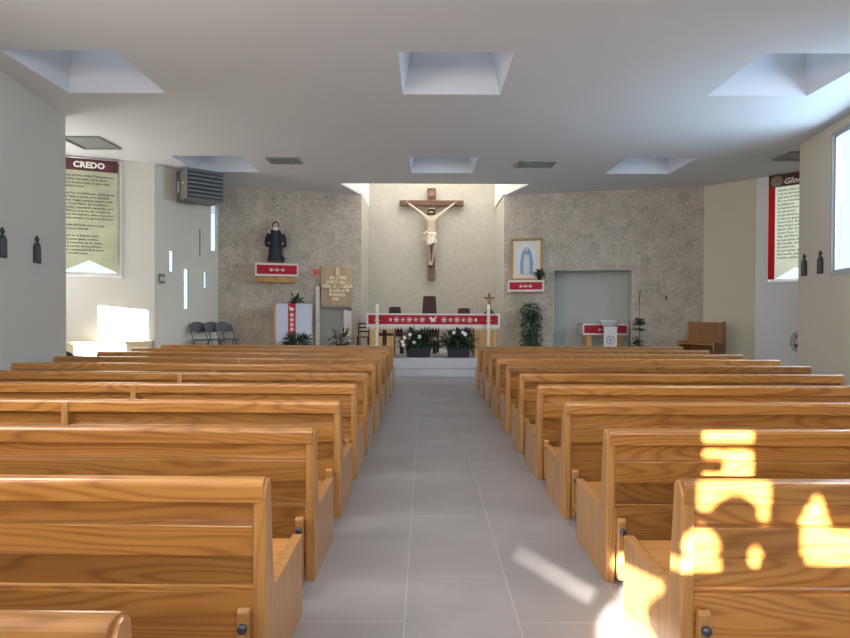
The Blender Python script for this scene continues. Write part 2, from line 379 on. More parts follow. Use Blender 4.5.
# left alcove: return wall with a made-up glazed door, outer wall, back wall with the banner window
RWp, RWq = (-8.6, 9.0-.0), (LC[0]-.25, 9.0)
b = MB(); wall_seg(b, (-8.6, 8.75), (LC[0]-.24, 8.75), .25, 0, ZC, [(0.78, 1.60, 0.0, 2.40)]); struct('wall_left_return', b, M['wall'])
b = MB(); wall_seg(b, (-8.35, 9.0), (-8.35, 10.75), .25, 0, ZC); struct('wall_left_outer', b, M['wall'])
A0 = Vector((-8.35, 10.63)); A1 = Vector((-5.52, 11.84)); ad = (A1-A0).normalized(); AL = (A1-A0).length
def as_(x): return (x - A0.x)/ad.x
wl = (as_(-7.06), as_(-6.10))
b = MB(); MxA = wall_seg(b, A0, A1, .3, 0, ZC, [(wl[0], wl[1], 2.2, 4.42)]); struct('wall_left_alcove', b, M['wall'])
# pale wall with slot windows
G0 = Vector((-5.52, 11.84)); G1 = Vector((-4.96, 13.9)); gd = (G1-G0).normalized()
def on_line(P, d, px):
    k = (px-425)/580; s = (k*P.y - P.x)/(d.x - k*d.y); return s, P.y + d.y*s
def zat(y, py): return 1.5 - (py-312)/580*y
slots = []
for px0, px1, py0, py1 in ((169, 174, 252, 273), (183.5, 189, 270, 310), (210.5, 216.5, 206, 252), (203.5, 207, 273, 289)):
    s0, ya = on_line(G0, gd, px0); s1, yb = on_line(G0, gd, px1); ym = (ya+yb)/2
    slots.append((s0, s1, zat(ym, py1), zat(ym, py0)))
b = MB(); MxG = wall_seg(b, G0, G1, .05, 0, ZC, slots); struct('wall_left_slots', b, M['green_wall'])
for k, (s0, s1, z0, z1) in enumerate(slots):
    fr = MB()
    for a in ((s0-.015, s0, z0-.015, z1+.015), (s1, s1+.015, z0-.015, z1+.015), (s0, s1, z0-.015, z0), (s0, s1, z1, z1+.015)):
        fr.box(a[0], a[1], -.012, .02, a[2], a[3], MxG)
    f = struct('window_%d' % (4+k), fr, M['white'])
    g = MB().box(s0, s1, .025, .03, z0, z1, MxG).build('pane', M['glass'], f)
# groove mark, imitated by a raised grey strip, and switch plate on that wall
s, y = on_line(G0, gd, 199.7)
b = MB().box(s-.012, s+.012, -.012, 0, zat(y, 258), zat(y, 230), MxG)
tag(b.build('wall_groove', M['vent_grey']), 'thin grey strip in place of a wall groove between the slot windows', 'wall_groove')
s, y = on_line(G0, gd, 161)
t_ = thing('switch_plate', 'small grey switch box left of the slot windows', 'switch', MxG @ Vector((s, 0, zat(y, 280))), math.atan2(gd.y, gd.x))
MB().box(-.09, .09, -.03, 0, -.10, .10).build('cover_plate', M['vent_grey'], t_, .008)
MB().box(-.05, -.01, -.045, -.03, -.04, .04).build('toggle', M['white'], t_)
MB().box(.02, .06, -.045, -.03, -.04, .04).build('toggle', M['white'], t_)

# stone wall left of the apse
S0 = Vector((-4.96, 13.9)); S1 = Vector((-1.64, 14.92)); s_ang = math.atan2(S1.y-S0.y, S1.x-S0.x); sdv = (S1-S0).normalized()
def on_stone(px): s, y = on_line(S0, sdv, px); return s
nL = (on_stone(320.5), on_stone(351.5)); yN = 14.7
b = MB(); MxS = wall_seg(b, S0, S1, .25, 0, ZC+.05, [(nL[0], nL[1], .42, zat(yN, 308))]); struct('wall_stone_left', b, M['stone'])
# small niche box behind the opening
b = MB(); b.box(nL[0]-.03, nL[1]+.03, .75, .80, .42, 1.75, MxS); b.box(nL[0]-.05, nL[0], .25, .8, .42, 1.75, MxS); b.box(nL[1], nL[1]+.05, .25, .8, .42, 1.75, MxS); b.box(nL[1]-.20, nL[1]-.001, .0, .26, ZP+.001, 1.52, MxS)
b.box(nL[0]-.05, nL[1]+.05, .25, .8, zat(yN, 308), zat(yN, 308)+.05, MxS)
struct('wall_small_niche', b, M['white'])
# apse centre
b = MB(); wall_seg(b, (-2.02, 13.58), (-1.64, 14.92), .12, ZC+.05, 7.0); wall_seg(b, (-1.64, 14.92), (-1.64, 17.0), .12, ZC+.05, 7.0)
struct('wall_apse_left', b, M['shaft'])
b = MB(); wall_seg(b, (2.02, 14.92), (2.44, 13.58), .12, ZC+.05, 7.0); wall_seg(b, (2.02, 17.0), (2.02, 14.92), .12, ZC+.05, 7.0)
struct('wall_apse_right', b, M['shaft'])
b = MB(); wall_seg(b, (-1.64, 14.92), (-1.64, 17.0), .25, 0, ZC+.05); struct('wall_apse_return_left', b, M['apse'])
b = MB(); wall_seg(b, (2.02, 17.0), (2.02, 14.92), .25, 0, ZC+.05); struct('wall_apse_return_right', b, M['apse'])
struct('wall_apse_back', MB().box(-1.9, 2.3, 17.0, 17.25, 0, 7.0), M['apse'])
b = MB(); b.box(-2.1, 2.5, 13.45, 13.58, ZC+.05, 7.0); struct('wall_apse_front', b, M['shaft'])
struct('window_30', MB().box(-2.1, 2.5, 13.5, 17.2, 7.0, 7.05), plain('apse_skylight', (.8, .8, .8), emit=(1, .98, .94), es=0.8))
# stone wall right with the recess
T0 = Vector((2.02, 14.92)); T1 = Vector((6.59, 13.75)); tdv = (T1-T0).normalized(); t_ang = math.atan2(T1.y-T0.y, T1.x-T0.x)
rs0, ry0 = on_line(T0, tdv, 553); rs1, ry1 = on_line(T0, tdv, 632)
RZ = 2.57
b = MB(); MxT = wall_seg(b, T0, T1, .30, 0, ZC+.05, [(rs0, rs1, ZP, RZ)]); struct('wall_stone_right', b, M['stone'])
b = MB(); D = .95
b.box(rs0-.1, rs1+.1, D, D+.1, ZP, RZ+.1, MxT); b.box(rs0-.1, rs0, .30, D, ZP, RZ, MxT); b.box(rs1, rs1+.1, .30, D, ZP, RZ, MxT); b.box(rs0-.1, rs1+.1, .30, D, RZ, RZ+.1, MxT)
b.box(rs0, rs0+.012, 0, .30, ZP, RZ, MxT); b.box(rs1-.012, rs1, 0, .30, ZP, RZ, MxT); b.box(rs0, rs1, 0, .30, RZ-.012, RZ, MxT)
struct('wall_recess', b, plain('recess_paint', (.55, .56, .53), .8, noise=.02))
# beige wall and right alcove
B0 = Vector((6.59, 13.75)); B1 = Vector((7.34, 12.9))
b = MB(); wall_seg(b, B0, B1, .3, 0, ZC); struct('wall_beige', b, M['beige'])
C0 = Vector((7.34, 12.9)); cdv = Vector((.55, -.65)).normalized()
C1 = C0 + cdv*1.45
cw = (.265, 1.33)
b = MB(); MxC = wall_seg(b, C0, C1, .3, 0, ZC, [(cw[0], cw[1], 2.2, 4.42)]); struct('wall_right_alcove', b, plain('cool_white_wall', (.68, .69, .70), .85, noise=.02))
RC = (rx(10.38), 10.38)
yw0, yw1 = 6.5, 9.2
b = MB(); ln = math.hypot(rx(10.38)-rx(-3), 13.38); u = ln/13.38
wz = (2.14, 4.33)
# travel from the corner back to the camera so that the thickness lies outside
MxR = wall_seg(b, RC, (rx(-3), -3), .07, 0, ZC, [((10.38-yw1)*u, (10.38-yw0)*u, *wz)])
struct('wall_right', b, M['warm_wall'])
b = MB(); wall_seg(b, C1, RC, .12, 0, ZC); struct('wall_right_return', b, M['wall'])

def framed_window(name, Mx, s0, s1, z0, z1, t0, muntins=(), mat='white'):
    fr = MB(); w = .055
    for a in ((s0, s0+w, z0, z1), (s1-w, s1, z0, z1), (s0, s1, z0, z0+w), (s0, s1, z1-w, z1)):
        fr.box(a[0], a[1], t0-.03, t0+.03, a[2], a[3], Mx)
    for m_ in muntins: fr.box(m_-.02, m_+.02, t0-.02, t0+.02, z0, z1, Mx)
    # casing inside
    c = .045
    for a in ((s0-c, s0, z0-c, z1+c), (s1, s1+c, z0-c, z1+c), (s0, s1, z0-c, z0), (s0, s1, z1, z1+c)):
        fr.box(a[0], a[1], -.018, .0, a[2], a[3], Mx)
    f = struct(name, fr, M[mat], bevel=.004)
    MB().box(s0+.03, s1-.03, t0-.004, t0+.004, z0+.03, z1-.03, Mx).build('pane', M['glass'], f)
    return f
framed_window('window_1', MxA, wl[0], wl[1], 2.2, 4.42, .12)
framed_window('window_2', MxC, cw[0], cw[1], 2.2, 4.42, .12)
framed_window('window_3', MxR, (10.38-yw1)*u, (10.38-yw0)*u, *wz, .04, muntins=((10.38-7.85)*u,), mat='frame_grey')
# unseen glazed door, made up and sized to cast the alcove sun patch
dr = MB()
x0d, x1d = -8.6+.78, -8.6+1.60
for a in ((x0d, x0d+.08, 0, 2.4), (x1d-.08, x1d, 0, 2.4), (x0d, x1d, 2.3, 2.4), (x0d, x1d, .0, .2), (x0d, x1d, 1.15, 1.22)): dr.box(a[0], a[1], 8.85, 8.9, a[2], a[3])
do = struct('added_sun_door', dr, M['white'])
MB().box(x0d+.05, x1d-.05, 8.87, 8.88, .15, 2.35).build('pane', M['glass'], do)

# rear wall: unseen, with an added screen that cuts the low sun into patches
RY = -2.6; dYs = 2.25 - RY
def ap(X0, X1, z0, z1):    # opening that lights the rectangle X0..X1, z0..z1 standing in the plane y = 2.25
    return (X0-.5*dYs, X1-.5*dYs, z0+.27*dYs, z1+.27*dYs)
def lit(X, z):             # made-up cut-out pattern of the screen, measured where its light lands at y = 2.25
    if 1.06 < X < 1.34 and .70 < z < 1.12:
        if z > 1.055: return z < 1.11
        if .96 < z < 1.0: return True
        if z <= .96 and z > .88: return X > 1.17
        if z < .88: return ((X-1.205)/.10)**2 + ((z-.70)/.10)**2 > 1 and (z > .735 or X > 1.22)
    if ((X-1.075)/.07)**2 + ((z-.60)/.07)**2 < 1 or (.94 < X < 1.15 and .50 < z < .55): return True
    if ((X-1.285)/.022)**2 + ((z-.56)/.045)**2 < 1: return True
    if 1.46 < X < 1.72 and .52 < z < .82: return (z < .66 or abs(X-1.52) < (.82-z)*.42) and (z > .56 or X > 1.49)
    if .60+.035*math.sin(z*30) < X < .88+.05*math.sin(z*18) and -.02 < z < .42 and not .20 < z < .215: return True
    if -.30 < X < .50: return abs(z - (.41 - .19*(X+.26)/.735)) < .006+.007*(X+.28)
    return False
b = MB(); HX0, HX1, HZ0, HZ1 = -.4, 1.8, -.10, 1.2
o = ap(HX0, HX1, HZ0, HZ1); X0r = lx(RY)-.1
wall_seg(b, (X0r, RY), (rx(RY)+.1, RY), -.10, 0, ZC, [(o[0]-X0r, o[1]-X0r, o[2], o[3])])
struct('wall_rear', b, M['wall'])
b = MB(); c = .0125; nx = int((HX1-HX0)/c+.5); nz = int((HZ1-HZ0)/c+.5)
for kz in range(nz):
    z_ = HZ0+(kz+.5)*c; run = None
    for kx in range(nx+1):
        solid = kx < nx and not lit(HX0+(kx+.5)*c, z_)
        if solid and run is None: run = kx
        if not solid and run is not None:
            q = ap(HX0+run*c, HX0+kx*c, HZ0+kz*c, HZ0+(kz+1)*c); b.box(q[0], q[1], RY-.02, RY, q[2], q[3]); run = None
struct('window_9', b, M['wall'])  # unseen panel invented to shape the sun patches on pews and floor

# left alcove ledge, sunlit
b = MB(); b.box(as_(-8.2), as_(-5.56), -.32, 0, 0, .86, MxA); b.box(as_(-8.22), as_(-5.55), -.35, 0, .86, .90, MxA)
struct('trim_3', b, M['cream'], bevel=.005)
# skirting of the near walls
b = MB(); wall_seg(b, (L0[0]+.0, -3), LC, -.015, 0, .1); struct('baseboard_left', b, M['white'])
b = MB(); wall_seg(b, RC, (rx(-3), -3), -.015, 0, .1); struct('baseboard_right', b, M['white'])

# ------------------------------------------------------------------ pews
ORD = ['first', 'second', 'third', 'fourth', 'fifth', 'sixth', 'seventh', 'eighth', 'ninth', 'tenth', 'eleventh']
def rounded(cx, cy, r, a0, a1, n=6):
    return [(cx+r*math.cos(R(a0+(a1-a0)*i/n)), cy+r*math.sin(R(a0+(a1-a0)*i/n))) for i in range(n+1)]
def make_pew(x, y, s, L, label, group, rz=0, mid=None):
    t = thing('church_pew', label, 'pew', (x, y, 0), rz, group)
    # side panel outline in (y,z): upright back post that leans, seat side running forward
    out = [(0.0, 0), (0.64, 0), (0.64, .40), (.155, .385), (.115, .42), (.075, .80)] + rounded(.045, .815, .03, 20, 150, 5) + [(.0, .80)]
    for X in (0, L-.05):
        a, c = sorted((s*X, s*(X+.05)))
        MB().prism(out, a, c, 'x').build('end_panel', M['pew_z'], t, .005)
    i0, i1 = sorted((s*.05, s*(L-.05)))
    o0, o1 = sorted((s*.012, s*(L-.012)))
    # top rail: flush with the back face, rounded nose
    rail = [(-.006, .765), (.072, .765), (.078, .81)] + rounded(.046, .820, .032, 10, 90, 3) + rounded(.018, .828, .024, 90, 180, 4)
    MB().prism(rail, o0, o1, 'x').build('top_rail', M['pew_x'], t, .003)
    MB().prism([(.044, .67), (.066, .67), (.062, .770), (.040, .770)], i0, i1, 'x').build('back_board', M['pew_x'], t)
    MB().prism([(.002, .555), (.070, .555), (.064, .676), (-.004, .676)], i0, i1, 'x').build('back_board', M['pew_x'], t, .004)
    MB().prism([(.046, .425), (.090, .425), (.080, .558), (.036, .558)], i0, i1, 'x').build('back_board', M['pew_x'], t)
    MB().prism([(.012, .16), (.040, .16), (.040, .418), (.002, .418)], i0, i1, 'x').build('lower_board', M['pew_x'], t, .003)
    MB().box(i0, i1, .045, .62, .345, .385).build('seat', M['pew_seat'], t, .006)
    if mid:
        a, c = sorted((s*(mid-.025), s*(mid+.025)))
        MB().prism([(-.016, .16), (.5, .0), (.5, .35), (.10, .39), (.075, .76), (-.016, .835)], a, c, 'x').build('middle_support', M['pew_z'], t, .004)
    # kneeler hung on two bolted arms
    kn = MB().prism([(-.20, .085), (-.035, .085), (-.03, .105), (-.04, .13), (-.195, .13), (-.205, .11)], i0+.01, i1-.01, 'x').build('kneeler', M['pew_seat'], t, .006)
    for X in (.055, L-.11):
        a, c = sorted((s*X, s*(X+.045)))
        arm = MB().prism([(-.038, .03), (.0, .03), (.0, .355), (-.02, .37), (-.038, .355)], a, c, 'x').build('kneeler_arm', M['pew_z'], kn, .004)
        m_ = (a+c)/2
        bo = MB(); bo.lathe([(.017, 0), (.019, .006), (.019, .016), (.014, .022)], 12, M=Matrix.Translation((m_, -.038, .30)) @ Matrix.Rotation(R(90), 4, 'X'))
        bo.build('bolt', M['bolt'], kn)
    return t
for n in range(-1, 10):
    y = 2.22 + .983*n if n >= 0 else 1.19
    place = ORD[10-1-n]
    back = 9-n   # 0 = nearest the altar
    xe = [4.0, 4.1, 4.2, 4.3, 4.46, 4.77, 4.99, 5.01, 4.96, 4.94][max(n, 0)]
    lxe = lx(y)+.15 if n < 6 else -5.24+.055*(n-6)
    lbl = 'varnished pine pew left of the aisle, %s row counted from the altar' % ORD[back]
    if n == -1: lbl = 'varnished pine pew left of the aisle, nearest the viewer, only its top rail end showing'
    make_pew(-.608 if n >= 0 else -.64, y, -1, -.608 - lxe, lbl, 'pews left of the aisle', rz=R(-.6), mid=2.0)
    if n >= 0:
        make_pew(1.01-(.02 if n == 0 else 0), y, 1, xe-1.01, 'varnished pine pew right of the aisle, %s row counted from the altar' % ORD[back], 'pews right of the aisle')

# ------------------------------------------------------------------ wall things near the viewer
def plaque(y, side, label):
    x = (lx(y) if side < 0 else rx(y)); ang = math.atan2(1, -.151) if side < 0 else math.atan2(1, .19)
    t = thing('station_plaque', label, 'plaque', (x - side*.004, y, 2.16), 0, 'dark station plaques on the side walls')
    t.rotation_euler = (0, 0, ang - PI/2 + (PI/2 if side < 0 else -PI/2) )
    # local x along the wall, local -y into the room
    b = [(-.085, 0), (.085, 0), (.085, .20)] + rounded(0, .20, .085, 0, 180, 8)[1:]
    MB().prism(b, -.03, 0, 'y').build('plaque_body', M['charcoal'], t, .004)
    MB().prism([(-.06, .02), (.06, .02), (.06, .19)] + rounded(0, .19, .06, 0, 180, 6)[1:], -.036, -.03, 'y').build('relief_panel', M['chair_grey'], t)
    MB().box(-.014, .014, -.026, -.004, .27, .375).box(-.045, .045, -.026, -.004, .315, .343).build('cross', M['charcoal'], t)
plaque(8.10, -1, 'dark arched plaque with a cross on the left wall, nearer its corner')
plaque(7.26, -1, 'dark arched plaque on the left wall cut by the left edge of the photo')
plaque(10.12, 1, 'dark arched plaque on the right wall, next to the corner')
plaque(9.55, 1, 'dark arched plaque on the right wall, next to the tall window')

# banners
def banner(t, W, H, redstrip):
    notch = .24
    if redstrip:
        x0 = -W/2+.13
        MB().prism([(x0, 0), (0, notch), (W/2-.02, 0), (W/2-.02, H-.28), (x0, H-.28)], -.004, 0, 'y').build('text_field', M['paper_white'], t)
        MB().prism([(-W/2, 0), (x0, .0), (x0, H-.28), (-W/2, H-.28)], -.005, 0, 'y').build('side_stripe', M['paper_red'], t)
    else:
        MB().prism([(-W/2, 0), (0, notch), (W/2, 0), (W/2, H-.24), (-W/2, H-.24)], -.004, 0, 'y').build('text_field', M['paper'], t)
    hh = .28 if redstrip else .24
    MB().box(-W/2, W/2, -.005, 0, H-hh, H).build('heading_field', M['paper_dark'], t)
    b = MB(); b.tube([(-W/2-.03, -.005, H), (W/2+.03, -.005, H)], .012, 8); b.build('hanging_rod', M['steel'], t)
CREED = ("Creo en Dios, Padre Todopoderoso,\nCreador del cielo y de la tierra.\nCreo en Jesucristo, su unico Hijo,\nNuestro Senor.\n\n"
 "Que fue concebido por obra y gracia\ndel Espiritu Santo, nacio de Santa\nMaria Virgen, padecio bajo el poder\nde Poncio Pilato, fue crucificado,\nmuerto y sepultado, descendio a los\ninfiernos, al tercer dia resucito de\nentre los muertos, subio a los cielos\ny esta sentado a la derecha de Dios.\n\n"
 "Desde alli ha de venir a juzgar\na vivos y muertos.\n\n"
 "Creo en el Espiritu Santo,\n   la santa Iglesia catolica,\n   la comunion de los santos,\n   el perdon de los pecados,\n   la resurreccion de la carne\n   y la vida eterna.")
a_ang = math.atan2(ad.y, ad.x)
Bp = MxA @ Vector(((wl[0]+wl[1])/2+.0, -.05, 2.24))
t = thing('creed_banner', 'parchment coloured hanging banner headed CREDO over the left alcove window', 'banner', Bp, a_ang)
banner(t, .99, 2.22, False)
text_mesh('heading', 'CREDO', .16, M['ink_white'], t, (0.0, -.007, 2.04), bold=.006)
text_mesh('verse', CREED, .058, M['ink'], t, (-.43, -.0065, 1.86), align='LEFT', bold=.0006, extrude=.001, line=1.18)
GLORIA = ("Gloria a Dios en el cielo,\ny en la tierra paz a los hombres\nque ama el Senor.\nPor tu inmensa gloria\nte alabamos,\nte bendecimos,\nte adoramos,\nte glorificamos,\nte damos gracias,\nSenor Dios, Rey celestial,\nDios Padre todopoderoso.\nSenor, Hijo unico, Jesucristo.\nSenor Dios, Cordero de Dios,\nHijo del Padre;\ntu que quitas el pecado\ndel mundo, ten piedad\nde nosotros;\ntu que quitas el pecado\ndel mundo, atiende\nnuestra suplica.")
c_ang = math.atan2(cdv.y, cdv.x)
Bp = MxC @ Vector(((cw[0]+cw[1])/2, -.05, 2.24))
t = thing('gloria_banner', 'red edged hanging banner with round emblem over the right alcove window', 'banner', Bp, c_ang)
banner(t, 1.06, 2.26, True)
text_mesh('heading', 'Gloria', .17, M['ink_white'], t, (-.03, -.008, 2.03), bold=.004, shear=.35)
text_mesh('verse', GLORIA, .066, M['ink'], t, (-.35, -.0065, 1.88), align='LEFT', bold=.001, extrude=.001, line=1.15)
b = MB(); b.lathe([(.12, 0), (.12, .006)], 24, M=Matrix.Translation((-.37, -.005, 2.10)) @ Matrix.Rotation(R(90), 4, 'X')); e = b.build('emblem', plain('emblem_grey', (.30, .26, .22), .7, noise=.5, nscale=14), t)

# pedestal fan half behind the right corner
t = thing('pedestal_fan', 'dark pedestal fan half hidden behind the right wall corner', 'fan', (7.62, 11.66, 0), R(-75))
b = MB(); b.lathe([(.20, 0), (.20, .02), (.03, .05), (.018, .06)], 20); b.build('base', M['black'], t)
b = MB(); b.tube([(0, 0, .05), (0, 0, .80)], .014); b.build('pole', M['chair_grey'], t)
b = MB(); b.lathe([(.05, 0), (.055, .05), (.03, .12)], 14, M=Matrix.Translation((0, .03, .93)) @ Matrix.Rotation(R(90), 4, 'X')); b.build('motor', M['black'], t)
b = MB()
for r in (.06, .11, .16, .20, .23):
    b.tube([(r*math.cos(a*PI/12), -.10-(.05 if r < .2 else 0), .93+r*math.sin(a*PI/12)) for a in range(25)], .003, 5)
    b.tube([(r*math.cos(a*PI/12), -.02+(.03 if r < .2 else 0), .93+r*math.sin(a*PI/12)) for a in range(25)], .003, 5)
for a in range(24):
    c_, s_ = math.cos(a*PI/12), math.sin(a*PI/12)
    b.tube([(.05*c_, -.15, .93+.05*s_), (.20*c_, -.15, .93+.20*s_), (.232*c_, -.10, .93+.232*s_), (.232*c_, -.02, .93+.232*s_), (.2*c_, .01, .93+.2*s_)], .0025, 4)
b.build('cage', M['black'], t)
b = MB()
for k in range(4):
    a = k*PI/2+.4
    c_, s_ = math.cos(a), math.sin(a); p_, q_ = math.cos(a+.7), math.sin(a+.7)
    b.add([(.03*c_, -.05, .93+.03*s_), (.19*c_, -.07, .93+.19*s_), (.19*p_, -.03, .93+.19*q_), (.03*p_, -.04, .93+.03*q_), (.03*c_, -.045, .93+.03*s_), (.19*c_, -.065, .93+.19*s_), (.19*p_, -.025, .93+.19*q_), (.03*p_, -.035, .93+.03*q_)], [(0, 1, 2, 3), (7, 6, 5, 4), (0, 4, 5, 1), (1, 5, 6, 2), (2, 6, 7, 3), (3, 7, 4, 0)])
b.build('blade_set', M['charcoal'], t)

# ceiling vents
def vent(x0, x1, y0, y1, label, bars):
    t = thing('ceiling_vent', label, 'vent', ((x0+x1)/2, (y0+y1)/2, ZC), 0, 'ceiling vents')
    hx, hy = (x1-x0)/2, (y1-y0)/2; f = .05
    b = MB(); b.box(-hx, hx, -hy, -hy+f, -.03, 0); b.box(-hx, hx, hy-f, hy, -.03, 0); b.box(-hx, -hx+f, -hy+f, hy-f, -.03, 0); b.box(hx-f, hx, -hy+f, hy-f, -.03, 0)
    b.build('vent_frame', M['vent_grey'], t)
    b = MB(); b.box(-hx+f, hx-f, -hy+f, hy-f, -.008, -.003); b.build('backing', M['rail'] if bars else M['vent_grey'], t)
    if bars:
        b = MB(); n = 7
        for i in range(n):
            yy = -hy+f+(2*hy-2*f)*(i+.5)/n
            b.box(-hx+f, hx-f, yy-.008, yy+.008, -.026, -.008)
        b.build('slats', M['vent_grey'], t)
vent(-3.12, -2.48, 11.30, 11.75, 'louvred ceiling vent left of the middle light well', True)
vent(1.86, 2.58, 11.45, 11.95, 'louvred ceiling vent right of the middle light well', True)
vent(-6.32, -5.62, 10.0, 10.75, 'flat grey ceiling panel above the creed banner', False)
vent(6.75, 7.35, 10.75, 11.35, 'flat grey ceiling panel above the gloria banner', False)

# unit heater hung in the left corner
t = thing('unit_heater', 'grey louvred unit heater hung from the ceiling in the left corner', 'heater', (-4.80, 12.38, 3.82), R(40))
MB().box(-.38, .38, -.33, .33, 0, .60).build('casing', M['grey_box'], t, .015)
b = MB()
for i in range(6): b.box(-.345, .345, -.37, -.325, .06+i*.085, .082+i*.085)
b.build('louvres', M['louver'], t)
MB().box(-.355, .355, -.335, -.328, .03, .56).build('louvre_opening', M['black'], t)
MB().box(-.388, -.378, .17, .25, .18, .42).build('rating_plate', M['white'], t)
MB().box(-.39, .39, -.34, .34, .60, .62).build('top_flange', M['grey_box'], t, .004)
b = MB()
for xx in (-.3, .3):
    for yy in (-.25, .25): b.tube([(xx, yy, .62), (xx, yy, .68)], .008, 6)
b.build('hanger_rods', M['steel'], t)
MB().tube([(-.35, -.1, -.0), (-.2, -.12, -.06), (.1, -.1, -.08), (.33, 0, -.0)], .006, 6).build('cable', M['black'], t)
o = MB().box(-.07, .07, -.012, .0, 0, .012).build('badge', M['white'], t); o.location = (-.383, -.1, .34); o.rotation_euler = (R(40), 0, R(-90))

# folding chairs in the left corner
def folding_chair(loc, rz, label):
    t = thing('folding_chair', label, 'chair', loc, rz, 'folding chairs in the left corner')
    for sx in (-.21, .21):
        MB().tube([(sx, -.22, 0), (sx, .0, .44), (sx, .16, .78), (sx*.9, .175, .82)], .011, 6).build('front_leg', M['chair_grey'], t)
        MB().tube([(sx*.86, .26, 0), (sx*.86, .03, .40), (sx*.86, -.06, .46)], .011, 6).build('rear_leg', M['chair_grey'], t)
    b = MB(); n = 8
    pts = [(-.19, -.2), (.19, -.2)] + rounded(.13, .12, .06, 0, 90, 3) + rounded(-.13, .12, .06, 90, 180, 3)
    b.prism(pts, .435, .455, 'z'); b.build('seat', M['chair_grey'], t, .006)
    b = MB(); v = []; f = []
    for k in range(9):
        u = -1+k/4; top = .84-.10*abs(u)**3
        for zz, th in ((.60+.03*abs(u), 0), (top, 0)):
            yy = .09+(zz-.60)*.42 + .03*(1-u*u); v.append((.20*u, yy, zz)); v.append((.20*u, yy+.014, zz))
    for k in range(8):
        a = k*4; c = a+4; f += [(a, c, c+2, a+2), (a+1, a+3, c+3, c+1), (a, a+1, c+1, c), (a+2, c+2, c+3, a+3)]
    f += [(0, 2, 3, 1), (32, 33, 35, 34)]
    b.add(v, f); b.build('backrest', M['chair_grey'], t)
    b = MB(); b.tube([(-.2, -.13, .19), (.2, -.13, .19)], .008, 6); b.tube([(-.18, .17, .17), (.18, .17, .17)], .008, 6); b.build('cross_bar', M['chair_grey'], t)
for (px, y, rz, wd) in ((196, 12.80, 52, 'left one of three, nearest the pale wall'), (210, 12.98, 52, 'middle one of three'), (221, 13.16, 52, 'right one of three, beside the stone wall')):
    folding_chair(((px-425)/580*y+.14, y, ZP), R(rz), 'grey metal folding chair in the left corner, '+wd)
t = thing('visitor_chair', 'dark rounded chair back showing at the left alcove behind the pews', 'chair', (-6.12, 9.95, 0), R(10))
b = MB(); b.prism([(-.2, .45), (.2, .45), (.2, .62)] + rounded(0, .62, .2, 0, 180, 10)[1:], -.2, -.17, 'y'); b.build('backrest', M['dark_wood'], t, .006)
MB().box(-.2, .2, -.2, .2, .42, .46).build('seat', M['dark_wood'], t, .006)
for sx in (-.18, .16):
    for sy in (-.19, .16): MB().box(sx, sx+.03, sy, sy+.03, 0, .42).build('leg', M['dark_wood'], t)

# ------------------------------------------------------------------ sanctuary
def ornament(mb, W, H, cy, motifs, z0, zc):
    """row of small snowflake-like crosses"""
    n = motifs
    for i in range(n):
        x = -W/2 + W*(i+.5)/n; r = H
        for a in (0, 45, 90, 135):
            Mx = Matrix.Translation((x, cy, zc)) @ Matrix.Rotation(R(a), 4, 'Y')
            mb.box(-r, r, -.003, .003, -r*.14, r*.14, Mx)
        if i < n-1: 
            x2 = x + W/n/2
            mb.box(x2-r*.5, x2+r*.5, cy-.003, cy+.003, zc-r*.12, zc+r*.12); mb.box(x2-r*.12, x2+r*.12, cy-.003, cy+.003, zc-r*.5, zc+r*.5)

# altar
t = thing('altar', 'wide oak altar with open centre and inset dark cross on its left leg block', 'altar', (.195, 14.35, ZP))
AW = 3.14; AH = 1.03
MB().box(-AW/2, AW/2, -.42, .42, AH-.07, AH).build('table_top', M['oak'], t, .01)
MB().box(-AW/2+.04, -AW/2+.63, -.34, .34, 0, AH-.07).build('leg_block', M['oak'], t, .008)
MB().box(AW/2-.57, AW/2-.04, -.34, .34, 0, AH-.07).build('leg_block', M['oak'], t, .008)
b = MB(); cxl = -AW/2+.40; b.box(cxl-.05, cxl+.05, -.36, -.34, .22, .64); b.box(cxl-.22, cxl+.22, -.36, -.34, .50, .57); b.build('inset_cross', M['dark_wood'], t)
t = thing('altar_cloth', 'red altar cloth with white trim, emblem and scalloped lace edge', 'altar cloth', (.195, 14.35, ZP+AH))
MB().box(-AW/2-.025, AW/2+.025, -.45, .45, 0, .012).box(-AW/2-.03, AW/2+.03, -.458, -.446, -.30, .012).box(-AW/2-.03, -AW/2-.018, -.45, .45, -.30, .012).box(AW/2+.018, AW/2+.03, -.45, .45, -.30, .012).build('white_undercloth', M['white_cloth'], t)
MB().box(-AW/2+.015, AW/2-.015, -.464, -.458, -.245, -.025).build('red_panel', M['red'], t)
b = MB(); n = 46
for i in range(n):
    x = -AW/2-.03 + (AW+.06)*(i+.5)/n; w_ = (AW+.06)/n/2
    b.prism([(x-w_, -.29), (x+w_, -.29), (x+w_*.6, -.345), (x, -.385), (x-w_*.6, -.345)], -.460, -.450, 'y')
b.build('lace_edge', M['white_cloth'], t)
b = MB(); 
for sgn in (-1, 1):
    for i in range(5):
        x = sgn*(.26 + .155*i); r = .062 if i % 2 == 0 else .045
        for a in (0, 45, 90, 135):
            b.box(-r*1.15, r*1.15, -.003, .003, -r*.11, r*.11, Matrix.Translation((x, -.466, -.135)) @ Matrix.Rotation(R(a), 4, 'Y'))
    x = sgn*1.0
    b.prism([(x-.02*sgn, -.135), (x+.03*sgn, -.19), (x+.05*sgn, -.135), (x+.03*sgn, -.08)], -.469, -.463, 'y')
b.build('embroidery', M['white_cloth'], t)
b = MB()   # small lamb-like emblem: body, head, banner staff
b.ball((0, -.466, -.14), .065, 12, 8, (1, .12, .7)); b.ball((-.06, -.466, -.10), .032, 10, 6, (1, .2, 1)); b.box(-.045, -.03, -.47, -.463, -.2, -.15); b.box(.02, .035, -.47, -.463, -.2, -.15)
